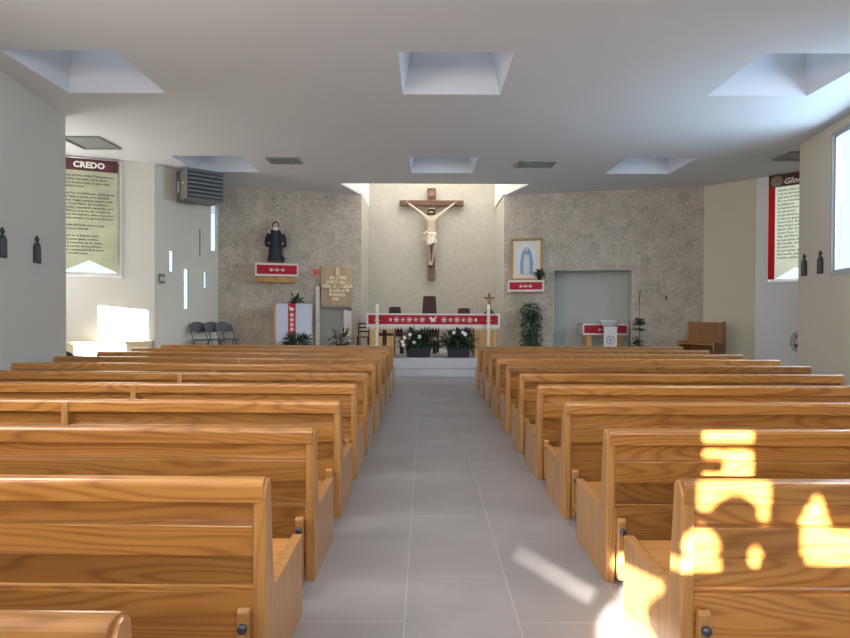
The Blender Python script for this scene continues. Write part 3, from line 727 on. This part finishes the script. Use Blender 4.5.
b.tube([(.03, -.468, -.19), (.05, -.468, -.06)], .005, 5); b.box(.05, .09, -.47, -.465, -.09, -.06)
b.build('emblem', M['flower'], t)

# tall candles
for x, lbl in ((-1.14, 'tall white and gold candle in front of the left end of the altar'), (1.51, 'tall white and gold candle in front of the right end of the altar')):
    t = thing('altar_candle', lbl, 'candle', (x, 13.80, ZP), 0, 'tall candles before the altar')
    MB().lathe([(.12, 0), (.12, .02), (.05, .04), (.03, .06)], 16).build('foot', M['gold'], t)
    pr = [(.022, .06)]
    for k in range(9): z = .10+k*.085; pr += [(.042, z), (.042, z+.03), (.028, z+.05), (.028, z+.07)]
    MB().lathe(pr + [(.06, .87), (.06, .885)], 14).build('stand', M['candle'], t)
    MB().lathe([(.038, .885), (.038, 1.25), (.025, 1.27)], 14).build('wax_candle', plain('white_wax', (.82, .80, .74), .4), t)
    MB().tube([(0, 0, 1.265), (0, .002, 1.285)], .003, 5).build('wick', M['black'], t)

# foliage
def bush(mb, n, c, rx_, ry_, rz_, L, W, up=.35):
    for i in range(n):
        a = random.uniform(0, 2*PI); el = random.uniform(-.1, 1.2); r = random.uniform(.25, 1)
        d = Vector((math.cos(a)*math.cos(el), math.sin(a)*math.cos(el), math.sin(el)+up*.3))
        p = Vector((c[0]+d.x*rx_*r*.8, c[1]+d.y*ry_*r*.8, c[2]+max(d.z, -.1)*rz_*r*.8))
        mb.leaf(p, d, L*random.uniform(.6, 1.1), W*random.uniform(.7, 1.1), (random.uniform(-.4, .4), random.uniform(-.4, .4), 1), random.uniform(.05, .6))
def planter_plant(x, w_, lbl, fl):
    t = thing('flower_planter', lbl, 'planter', (x, 14.0, ZP)); t.location.y = 13.84
    MB().prism([(-w_*.28, 0), (w_*.28, 0), (w_*.33, .24), (-w_*.33, .24)], -.12, .12, 'y').build('planter_box', M['pot'], t, .01)
    b = MB(); bush(b, 560, (0, -.02, .24), w_*.54, .12, .46, .24, .06); b.build('foliage', M['leaf'], t)
    b = MB()
    for i in range(9):
        p = Vector((random.uniform(-w_*.5, w_*.5), random.uniform(-.2, -.1), random.uniform(.3, .62)))
        b.tube([(p.x*.5, 0, .25), tuple(p)], .003, 4)
    b.build('stems', M['stem'], t)
    for dx, dz in fl:
        b = MB()
        for k in range(5):
            a = k*2*PI/5; b.leaf((dx, -.19, dz), (math.cos(a), -.5, math.sin(a)), .06, .045, (0, -1, 0), 0)
        b.build('flower', M['flower'], t)
planter_plant(-.15, .95, 'dark planter with white flowers at the foot of the altar, left one', [(-.33, .48), (-.1, .36), (-.36, .3), (.02, .5), (-.2, .55), (-.38, .38)])
planter_plant(.80, .85, 'dark planter with leafy green plant at the foot of the altar, right one', [(.1, .6), (-.12, .6), (.15, .56)])

# chairs behind the altar
def high_chair(loc, W, H, label, name='presider_chair', lean=0):
    t = thing(name, label, 'chair', loc)
    pts = [(-W*.5, .48), (W*.5, .48), (W*.38, H-.03), (W*.30, H), (-W*.30, H), (-W*.38, H-.03)]
    MB().prism(pts, .20, .25, 'y').build('backrest', M['dark_wood'], t, .008)
    MB().box(-W*.55, W*.55, -.25, .25, .42, .50).build('seat', M['dark_wood'], t, .01)
    for sx in (-1, 1):
        for yy in (-.22, .2):
            MB().box(sx*W*.5-.025, sx*W*.5+.025, yy-.025, yy+.025, 0, .43).build('leg', M['dark_wood'], t)
        MB().box(sx*W*.53-.03, sx*W*.53+.03, -.24, .22, .66, .70).build('armrest', M['dark_wood'], t, .006)
        MB().box(sx*W*.53-.02, sx*W*.53+.02, -.22, -.18, .48, .67).build('arm_post', M['dark_wood'], t)
    return t
high_chair((.12, 15.7, ZP), .46, 1.52, 'tall dark presider chair behind the centre of the altar')
high_chair((-.83, 15.75, ZP), .42, 1.22, 'low dark chair behind the altar, left of the tall one', 'side_chair')
high_chair((1.07, 15.75, ZP), .42, 1.19, 'low dark chair behind the altar, right of the tall one', 'side_chair')
# wooden low bench seen below the altar
t = thing('kneeling_bench', 'reddish brown low bench seen through the open centre of the altar', 'bench', (.25, 15.15, ZP))
MB().box(-.95, .95, -.18, .18, .30, .35).build('seat', M['bench'], t, .006)
for sx in (-.9, -.05, .8): MB().box(sx, sx+.1, -.16, .16, 0, .30).build('leg', M['dark_wood'], t)
# slatted armchair left of altar
t = thing('slatted_chair', 'dark slatted chair left of the altar', 'chair', (-1.56, 14.62, ZP), R(0))
for sx in (-.14, .12):
    for yy in (-.14, .12): MB().box(sx, sx+.025, yy, yy+.025, 0, (.45 if yy < 0 else .80)).build('leg', M['dark_wood'], t)
MB().box(-.15, .15, -.15, .15, .43, .46).build('seat', M['bench'], t)
for zz in (.56, .66, .76): MB().box(-.13, .13, .125, .14, zz, zz+.035).build('back_slat', M['dark_wood'], t)
# ornate figure standing on the altar
t = thing('altar_statuette', 'small dark gilt crucifix statuette on the right end of the altar', 'statuette', (1.60, 14.50, ZP+AH+.012)); t.scale = (1.3, 1.3, 1.05)
MB().lathe([(.11, 0), (.11, .02), (.08, .05), (.06, .10)], 16).build('base', M['bronze'], t)
MB().box(-.022, .022, -.016, .016, .06, .50).box(-.10, .10, -.014, .014, .36, .40).build('cross', M['bronze'], t)
V = [(0, -.03, .22), (0, -.035, .30), (0, -.04, .345), (.035, -.03, .345), (.075, -.02, .365), (-.035, -.03, .345), (-.075, -.02, .365), (.01, -.035, .15), (.005, -.03, .09), (-.01, -.035, .15)]
skin('figure', V, [(0, 1), (1, 2), (1, 3), (3, 4), (1, 5), (5, 6), (0, 7), (7, 8), (0, 9)], [.036, .034, .03, .018, .014, .018, .014, .024, .018, .024], M['gold'], t, 1)

# ------------------------------------------------------------------ the crucifix
CX = .175
t = thing('crucifix', 'large dark wooden crucifix with pale carved figure on the apse wall', 'crucifix', (CX, 16.98, 2.42))
CH = 2.68
b = MB(); b.prism([(-.095, 0), (.095, 0), (.12, CH), (-.12, CH)], -.12, 0, 'y'); b.build('upright_beam', M['cross_wood'], t, .012)
b = MB(); b.box(-.93, .93, -.15, -.01, CH-.52, CH-.36); b.build('cross_beam', wood('cross_beam_wood', 'x', (.13, .058, .033), (.07, .03, .018), ring=20, coat=.1), t, .012)
MB().box(-.085, .085, -.15, -.12, CH-.26, CH-.10).build('title_board', wood('title_board_wood', 'x', (.26, .12, .06), (.16, .07, .03)), t, .004)
MB().prism([(-.24, .38), (-.12, .38), (-.12, .50)], -.07, .07, 'x').build('foot_rest', M['cross_wood'], t)
z = CH-.49
P = [(0.0, -.25, 1.30),   #0 pelvis
     (0.0, -.27, 1.48),   #1 waist
     (0.0, -.27, 1.66),   #2 chest
     (0.0, -.25, 1.78),   #3 upper chest
     (-.015, -.28, 1.86), #4 neck
     (-.02, -.31, 1.93),  #5 head base
     (-.025, -.33, 2.01), #6 head top
     (-.16, -.24, 1.80),  #7 shoulder R
     (-.40, -.21, 2.02),  #8 elbow
     (-.64, -.19, 2.19),  #9 wrist
     (-.67, -.185, 2.225),  #10 palm
     (.16, -.24, 1.80), (.40, -.21, 2.02), (.64, -.19, 2.20), (.67, -.185, 2.235),
     (-.09, -.25, 1.25), (-.085, -.36, .93), (-.055, -.22, .55), (-.05, -.24, .48), (-.045, -.28, .43),
     (.09, -.25, 1.25), (.095, -.38, .93), (.035, -.25, .55), (.01, -.28, .47), (.0, -.31, .41)]
E = [(0, 1), (1, 2), (2, 3), (3, 4), (4, 5), (5, 6), (3, 7), (7, 8), (8, 9), (9, 10), (3, 11), (11, 12), (12, 13), (13, 14),
     (0, 15), (15, 16), (16, 17), (17, 18), (18, 19), (0, 20), (20, 21), (21, 22), (22, 23), (23, 24)]
Rr = [(.13, .10), (.115, .085), (.145, .10), (.12, .085), .045, .062, .055, .065, .042, .028, .03, .065, .042, .028, .03,
      .095, .068, .038, .035, .028, .095, .068, .038, .035, .028]
skin('corpus', P, E, Rr, M['flesh'], t)
for sx in (-1, 1):   # fingers, curled around the nails
    for k in range(5):
        a = (k-2)*.35; b = MB()
        p0 = Vector((sx*.685, -.195, 2.24)); d = Vector((sx*math.cos(a+.7), 0, math.sin(a+.7)))
        L_ = (.045, .055, .06, .055, .042)[k]
        b.tube([p0, p0+d*L_*.6, p0+d*L_*.8+Vector((0, -.02, 0)), p0+d*L_*.7+Vector((0, -.04, 0))], [.010, .009, .008, .006], 6)
        b.build('finger', M['flesh'], t)
# hair, beard and crown
b = MB(); b.ball((-.02, -.315, 2.02), .085, 12, 8, (.95, 1, .75)); b.ball((-.09, -.28, 1.92), .045, 8, 6, (.8, 1, 2.0)); b.ball((.06, -.28, 1.92), .045, 8, 6, (.8, 1, 2.0)); b.build('hair', M['hair'], t)
b = MB(); b.ball((-.03, -.375, 1.885), .035, 8, 6, (1, .7, 1.2)); b.build('beard', M['hair'], t)
b = MB(); b.tube([(-.02+.09*math.cos(a*PI/8), -.32+.09*math.sin(a*PI/8), 2.035+.01*math.sin(a*2)) for a in range(17)], .011, 5); b.build('thorn_crown', M['loin'], t)
b = MB(); b.ball((-.03, -.398, 1.945), .012, 8, 6, (.8, 1, 1.8)); b.build('nose', M['flesh'], t)
b = MB()
for sx in (-.03, .03): b.ball((-.03+sx, -.385, 1.965), .009, 8, 5)
b.build('eyes', M['hair'], t)
# loincloth: draped sheet with folds and a knot
b = MB(); v = []; f = []; n = 28; m = 7
for k in range(m):
    tt = k/(m-1); zz = 1.36 - .36*tt
    for i in range(n):
        a = 2*PI*i/n; fold = 1+.12*math.sin(6*a+4*tt)
        rr1 = (.15+.012*tt)*fold; rr2 = (.115+.055*tt)*fold
        v.append((rr1*math.cos(a), -.27-.05*tt+rr2*math.sin(a), zz + .05*math.cos(a)*tt))
for k in range(m-1):
    for i in range(n): j = (i+1) % n; f.append((k*n+i, k*n+j, (k+1)*n+j, (k+1)*n+i))
b.add(v, f, True)
b.tube([(-.17, -.30, 1.38), (0, -.40, 1.30), (.17, -.32, 1.22)], .028, 8); b.ball((-.19, -.29, 1.30), .055, 8, 6, (1, .8, 1.5)); b.ball((-.21, -.28, 1.17), .045, 8, 6, (.8, .7, 2))
o = b.build('loincloth', M['loin'], t); sm = o.modifiers.new('t', 'SOLIDIFY'); sm.thickness = .008

# ------------------------------------------------------------------ left stone wall things
def on_wall(Mx, s, y, z): return Mx @ Vector((s, y, z))
def shelf_cloth(t, W, D_, H, lip_l=True):
    """white cloth with red front panel hanging over a bracket shelf, local top at z=0"""
    b = MB(); b.box(-W/2-.012, W/2+.012, -D_-.012, 0, .0, .012); b.box(-W/2-.012, W/2+.012, -D_-.018, -D_-.006, -H, .012)
    b.box(-W/2-.012, -W/2, -D_, 0, -H, .012); b.box(W/2, W/2+.012, -D_, 0, -H, .012); b.build('white_cloth', M['white_cloth'], t)
    MB().box(-W/2+.02, W/2-.02, -D_-.024, -D_-.018, -H+.05, -.035).build('red_panel', M['red'], t)
    b = MB(); ornament(b, W*.42, .042, -D_-.026, 3, 0, -H/2); b.build('embroidery', M['white_cloth'], t)
s = on_stone(276); 
t = thing('statue_shelf', 'wooden wall bracket shelf under the black robed statue', 'shelf', on_wall(MxS, s, 0, 2.64), s_ang)
MB().prism([(0, -.02), (-.42, -.02), (-.42, 0), (0, 0)], -.48, .48, 'x').build('shelf_top', M['pale_wood'], t)
MB().prism([(0, -.44), (-.33, -.44), (-.42, -.03), (0, -.03)], -.46, .46, 'x').build('bracket_box', M['oak'], t, .006)
t = thing('shelf_cloth', 'red and white embroidered cloth on the shelf of the black robed statue', 'cloth', on_wall(MxS, s, 0, 2.64), s_ang, None)
shelf_cloth(t, .97, .43, .30)
# statue of a robed figure
t = thing('robed_statue', 'black robed saint statue with pale hood standing on the left wall shelf', 'statue', on_wall(MxS, s-.02, -.21, 2.653), s_ang)
MB().box(-.20, .20, -.14, .14, 0, .06).build('plinth', plain('plinth_dark', (.10, .05, .03), .5), t, .006)
b = MB(); v = []; f = []; n = 32
prof = [(.06, .175, .13), (.25, .16, .12), (.5, .15, .11), (.68, .165, .10), (.78, .15, .09), (.83, .07, .06)]
for zz, ra, rb in prof:
    for i in range(n):
        a = 2*PI*i/n; fo = 1+.09*math.sin(8*a)*(1-(zz/.9))
        v.append((ra*fo*math.cos(a), rb*fo*math.sin(a), zz))
for k in range(len(prof)-1):
    for i in range(n): j = (i+1) % n; f.append((k*n+i, k*n+j, (k+1)*n+j, (k+1)*n+i))
f.append(tuple(range((len(prof)-1)*n, len(prof)*n))); b.add(v, f, True)
b.build('robe', M['habit'], t)
for sx in (-1, 1):
    V = [(sx*.13, 0, .76), (sx*.21, -.02, .60), (sx*.20, -.07, .42), (sx*.17, -.13, .46)]
    skin('sleeve', V, [(0, 1), (1, 2), (2, 3)], [.06, .055, .065, .045], M['habit'], t)
    hm = MB(); hm.ball((sx*.155, -.165, .48), .026, 8, 6, (1, 1.1, .8)); hm.build('hand', M['face'], t)
    MB().box(sx*.15-.02, sx*.15+.02, -.10, -.06, .72, .78).build('shoulder_badge', M['white_cloth'], t)
b = MB(); b.ball((0, -.02, .92), .075, 12, 10, (.85, .95, 1.1)); b.ball((0, -.095, .915), .013, 6, 5, (.8, 1, 1.6)); b.build('head', M['face'], t)
b = MB(); b.ball((0, .012, .935), .085, 12, 10, (1, 1, 1.15)); b.tube([(0, .03, .98), (0, .04, 1.04)], [.05, .01], 8); b.build('hood', M['habit'], t)
b = MB(); b.ball((0, -.06, .84), .07, 10, 6, (1, .6, .7)); b.build('collar', M['flower'], t)
MB().box(-.035, .035, -.135, -.125, .12, .78).build('scapular', plain('scapular_dark', (.02, .03, .07), .6), t)
b = MB(); b.tube([(.13, -.16, .06), (.15, -.15, .5), (.15, -.15, .78)], .007, 6); b.build('staff', M['bronze'], t)
b = MB(); b.ball((.16, -.08, .12), .055, 8, 6, (1, .7, 1.2)); b.build('attribute', M['habit'], t)

# sanctuary lamp
s = on_stone(315)
t = thing('sanctuary_lamp', 'small red glass sanctuary lamp on a wall bracket', 'lamp', on_wall(MxS, s, 0, 2.36), s_ang)
MB().tube([(0, 0, 0), (0, -.10, 0), (0, -.14, .03)], .008, 6).build('bracket', M['steel'], t)
MB().lathe([(.03, .03), (.05, .035), (.05, .045)], 14, (0, -.15)).build('dish', M['steel'], t)
MB().lathe([(.032, .045), (.042, .10), (.045, .19)], 14, (0, -.15)).build('glass_cup', M['red_glass'], t)
# carved relief door (sunburst of blocks)
s = (nL[0]+nL[1])/2; wN = nL[1]-nL[0]
zt0, zt1 = zat(14.6, 306.5), zat(14.6, 267)
t = thing('carved_relief_panel', 'square pale wood tabernacle panel carved with stepped block sunburst', 'relief panel', on_wall(MxS, s, 0, zt0), s_ang)
hN = zt1-zt0
MB().box(-wN/2, wN/2, -.12, 0, 0, hN).build('panel', M['pale_wood'], t, .006)
b = MB(); n = 9; cell = wN*.95/n
for i in range(n):
    for j in range(n):
        dx, dy = i-(n-1)/2, j-(n-1)/2; r = abs(dx)+abs(dy)
        if r < 4.6 and (r < 3.2 or random.random() < .75):
            h = .03+.12*random.random()
            x, z = dx*cell, hN/2+dy*cell*hN/wN
            b.box(x-cell*.48, x+cell*.48, -.12-h, -.12, z-cell*.52, z+cell*.52)
b.build('carved_blocks', plain('pale_block', (.80, .66, .46), .6, noise=.15, nscale=9), t)
b = MB()
for a in range(4):
    Mx = Matrix.Translation((0, -.235, hN/2)) @ Matrix.Rotation(a*PI/4, 4, 'Y'); b.box(-.16, .16, -.01, .01, -.012, .012, Mx)
b.build('star', M['pale_wood'], t)
# wavy white post left of the niche
b = MB(); s = on_stone(317.2)
b.box(s-.055, s+.055, -.10, -.005, ZP, zat(14.5, 287), MxS)
t = tag(b.build('marble_post', plain('marbled_white', (.66, .66, .60), .5, noise=.35, nscale=9), None, .01), 'narrow mottled white post left of the small niche', 'post')

# lectern with red stole
t = thing('lectern', 'white draped lectern with red embroidered stole near the left wall', 'lectern', (-3.06, 13.5, ZP), R(4))
MB().box(-.42, .42, -.18, .25, 0, 1.22).build('body', M['oak'], t, .01)
MB().box(-.43, .43, -.2, .27, 1.22, 1.245).build('top', M['oak'], t, .006)
MB().box(-.36, .44, -.215, -.195, .03, 1.26).box(-.36, .44, -.215, .27, 1.246, 1.26).build('white_drape', M['blue_cloth'], t)
MB().box(-.09, .08, -.224, -.216, .15, 1.262).build('red_stole', M['red'], t)
b = MB(); b.ball((-.005, -.226, 1.13), .05, 10, 6, (1, .12, .8)); b.ball((-.05, -.226, 1.17), .02, 8, 6, (1, .3, 1))
for k, zz in enumerate((1.0, .89, .78, .67)):
    r = .05
    for a in (0, 45, 90, 135): b.box(-r, r, -.003, .003, -r*.14, r*.14, Matrix.Translation((-.005, -.226, zz)) @ Matrix.Rotation(R(a), 4, 'Y'))
b.build('embroidery', M['white_cloth'], t)
# plant in front of lectern
def pot_plant(loc, pot_h, pot_r, n, rx_, rz_, L, W, label, cat='plant', mat='leaf', name='potted_plant', legs=0, up=.35):
    t = thing(name, label, cat, loc)
    MB().lathe([(pot_r*.7, 0), (pot_r, pot_h), (pot_r*1.08, pot_h), (pot_r*1.08, pot_h+.02), (pot_r*.9, pot_h+.02)], 18).build('pot', M['pot'], t)
    MB().lathe([(pot_r*.88, pot_h-.01), (pot_r*.88, pot_h+.012)], 16).build('soil', plain('potting_soil', (.03, .02, .012), .9), t)
    b = MB(); bush(b, n, (0, 0, pot_h), rx_, rx_, rz_, L, W, up); b.build('foliage', M[mat], t)
    b = MB()
    for i in range(8):
        a = i*PI/4; b.tube([(0, 0, pot_h), (math.cos(a)*rx_*.4, math.sin(a)*rx_*.4, pot_h+rz_*.6)], .004, 4)
    b.build('stems', M['stem'], t)
    return t
pot_plant((-2.83, 12.85, ZP), .30, .14, 170, .34, .32, .26, .07, 'dark leafy potted plant in front of the lectern')
pot_plant((-3.13, 14.0, ZP), 1.24, .09, 110, .20, .24, .15, .05, 'small leafy plant on a tall pot behind the lectern')
pot_plant((-1.98, 13.75, ZP), .30, .13, 60, .34, .32, .34, .05, 'spiky dark potted plant before the small niche')

# ------------------------------------------------------------------ right stone wall things
def on_t(px): s, y = on_line(T0, tdv, px); return s, y
s, y = on_t(526.5)
t = thing('picture_shelf', 'white wall shelf carrying the framed picture', 'shelf', on_wall(MxT, s, 0, zat(y, 281)-.0), t_ang)
MB().box(-.42, .42, -.30, 0, -.03, 0).build('shelf_top', M['white'], t)
MB().box(-.40, -.34, -.26, 0, -.20, -.03).box(.34, .40, -.26, 0, -.20, -.03).build('bracket', M['white'], t)
t = thing('shelf_cloth', 'red and white embroidered cloth on the shelf under the framed picture', 'cloth', on_wall(MxT, s, 0, zat(y, 281)), t_ang)
shelf_cloth(t, .85, .31, .27)
zsh = zat(y, 281)+.013
t = thing('framed_picture', 'gold framed devotional picture with pale blue robed shape leaning on the wall', 'picture', on_wall(MxT, s, -.09, zsh), t_ang)
t.rotation_euler = (R(-3), 0, t_ang)
W_, H_ = .80, 1.08; q = .06
MB().box(-W_/2, W_/2, -.03, 0, 0, q).box(-W_/2, W_/2, -.03, 0, H_-q, H_).box(-W_/2, -W_/2+q, -.03, 0, q, H_-q).box(W_/2-q, W_/2, -.03, 0, q, H_-q).build('gold_frame', M['gold'], t, .006)
MB().box(-W_/2+q, W_/2-q, -.012, -.004, q, H_-q).build('picture_ground', plain('picture_cream', (.66, .60, .52), .6, noise=.12, nscale=6), t)
def ell(cx, cz, a, b_, n=24): return [(cx+a*math.cos(2*PI*i/n), cz+b_*math.sin(2*PI*i/n)) for i in range(n)]
MB().prism(ell(0, .55, .235, .42), -.015, -.012, 'y').build('halo', plain('pale_halo', (.60, .66, .72), .6, noise=.1), t)
MB().prism([(-.15, .16), (.15, .16), (.17, .45), (.12, .72), (.06, .82), (-.06, .82), (-.12, .72), (-.17, .45)], -.018, -.015, 'y').build('robe_shape', plain('blue_robe', (.20, .32, .46), .6, noise=.3, nscale=9), t)
MB().prism([(-.07, .18), (.07, .18), (.08, .45), (.05, .66), (-.05, .66), (-.08, .45)], -.020, -.018, 'y').build('inner_robe', plain('inner_robe', (.55, .55, .55), .6, noise=.2, nscale=12), t)
MB().prism(ell(0, .80, .045, .06), -.021, -.018, 'y').build('head_shape', M['face'], t)
# little pot on the shelf
p = on_wall(MxT, s+.33, -.235, zsh); 
t = pot_plant(p, .11, .055, 90, .15, .17, .12, .06, 'small green potted plant on the right end of the picture shelf')
# ivy below the shelf, on a stand
s2, y2 = on_t(531.5); p = on_wall(MxT, s2, -.32, ZP)
t = thing('ivy_plant', 'tall trailing ivy plant under the picture shelf', 'plant', p)
MB().lathe([(.14, 0), (.14, .02), (.02, .04), (.02, .9), (.10, .92), (.14, 1.02), (.13, 1.06)], 16).build('plant_stand', M['pot'], t)
b = MB()
for i in range(700):
    zz = random.uniform(.02, 1.32); a = random.uniform(0, 2*PI); r = .25*(1-.15*abs(zz-.7))*random.uniform(.4, 1.05)
    if zz > 1.2: r *= .7
    d = Vector((math.cos(a), math.sin(a), random.uniform(-.8, .3)))
    b.leaf((math.cos(a)*r, math.sin(a)*r, zz), d, .085, .06, (random.uniform(-.5, .5), random.uniform(-.5, .5), 1), .4)
b.build('foliage', M['leaf2'], t)
b = MB()
for i in range(12):
    a = i*PI/6; b.tube([(0, 0, 1.05), (.14*math.cos(a), .14*math.sin(a), 1.1), (.2*math.cos(a), .2*math.sin(a), .8), (.18*math.cos(a+.3), .18*math.sin(a+.3), .2)], .004, 4)
b.build('vines', M['stem'], t)

# credence table and font in the recess
s, y = on_t(601.5)
p = on_wall(MxT, s+.04, .42, ZP)
yy_ = p.y; Wt = 43.5/580*yy_
t = thing('credence_table', 'wooden side table standing in the wall recess', 'table', p)
th_ = zat(yy_, 323)-ZP
MB().box(-Wt/2+.02, Wt/2-.02, -.24, .24, th_-.05, th_).build('table_top', M['oak'], t, .005)
for sx in (-Wt/2+.10, Wt/2-.22):
    for sy in (-.2, .12): MB().box(sx, sx+.12, sy, sy+.08, 0, th_-.05).build('leg', M['oak'], t, .004)
t = thing('table_cloth', 'red and white cloth over the side table in the recess', 'cloth', (p.x, p.y+.25, ZP+th_))
shelf_cloth(t, Wt, .50, .28)
pf = Vector((p.x+.02, p.y-.48, ZP))
t = thing('baptismal_font', 'white basin on a pedestal before the recess table', 'font', pf)
hf = zat(pf.y, 325)-ZP
MB().lathe([(.16, 0), (.16, .05), (.08, .09), (.07, hf-.12), (.09, hf-.08), (.13, hf-.02)], 24).build('pedestal', M['white'], t)
hf2 = zat(pf.y, 319)-ZP
MB().lathe([(.12, hf-.02), (.19, hf+.02), (.235, hf2-.02), (.24, hf2), (.22, hf2), (.17, hf+.05), (.05, hf+.03)], 28).build('basin', plain('basin_ceramic', (.60, .60, .58), .25), t)
t = thing('font_cloth', 'white cloth panel with round grey monogram hanging on the font', 'cloth', (pf.x-.02, pf.y-.17, ZP))
MB().box(-.16, .16, -.012, 0, .05, hf-.02).box(-.17, .17, -.014, .03, hf-.05, hf-.02).build('panel', M['white_cloth'], t)
b = MB(); b.tube([(.10*math.cos(a*PI/12), -.014, .42+.10*math.sin(a*PI/12)) for a in range(25)], .008, 5)
b.tube([(-.07, -.014, .50), (0, -.014, .36), (.07, -.014, .50)], .007, 5); b.tube([(-.05, -.014, .42), (.05, -.014, .42)], .006, 5); b.tube([(0, -.014, .32), (0, -.014, .5)], .006, 5)
b.build('monogram', plain('grey_thread', (.25, .25, .27), .8), t)

# floor vase arrangement right of the recess
s, y = on_t(638); p = on_wall(MxT, s, -.30, ZP)
t = thing('flower_stand', 'slim dark plant stand with two leaf clusters right of the recess', 'plant stand', p)
MB().lathe([(.24, 0), (.24, .18), (.25, .20), (.24, .22), (.05, .24)], 20).build('base', M['pot'], t)
MB().tube([(0, 0, .2), (.01, 0, .8), (-.01, 0, 1.35), (.02, 0, 1.62)], .012, 6).build('stem', M['stem'], t)
b = MB(); bush(b, 110, (0, 0, .80), .16, .12, .18, .10, .05); bush(b, 60, (0, 0, .70), .15, .12, -.12, .10, .05, -.5); b.build('upper_leaves', M['leaf'], t)
b = MB(); bush(b, 80, (-.05, 0, .28), .14, .12, .26, .10, .05); b.build('lower_leaves', M['leaf'], t)
b = MB()
for k in range(9): b.leaf((0, 0, 1.25+k*.045), (random.uniform(-1, 1), random.uniform(-1, 1), .6), .06, .03)
b.build('top_buds', plain('dry_buds', (.14, .07, .05), .8), t)

# choir bench near the beige wall
t = thing('side_bench', 'brown wooden side bench against the beige wall facing left', 'bench', (6.26, 12.98, ZP), R(38))
MB().prism([(-.42, 0), (-.42, .46), (.0, .44), (.06, .9), (.10, .9), (.10, 0)], -.42, -.37, 'y').build('end_panel', M['bench'], t, .006)
MB().prism([(-.42, 0), (-.42, .46), (.0, .44), (.06, .9), (.10, .9), (.10, 0)], .37, .42, 'y').build('end_panel', M['bench'], t, .006)
MB().box(-.42, .03, -.37, .37, .38, .43).build('seat', M['bench'], t, .006)
MB().prism([(.05, .05), (.0, .43), (.05, .88), (.09, .88), (.09, .05)], -.37, .37, 'y').build('backrest', M['bench'], t, .004)
t = thing('wall_bell', 'small dark fitting on the right stone wall', 'wall fitting', on_wall(MxT, on_t(666)[0], 0, zat(14, 296)), t_ang)
MB().lathe([(.03, 0), (.03, .02), (.012, .05)], 12, M=Matrix.Rotation(R(90), 4, 'X')).build('mount', M['bronze'], t)
MB().lathe([(.012, -.06), (.03, -.05), (.015, 0)], 12, (0, -.05)).build('bell', M['bronze'], t)
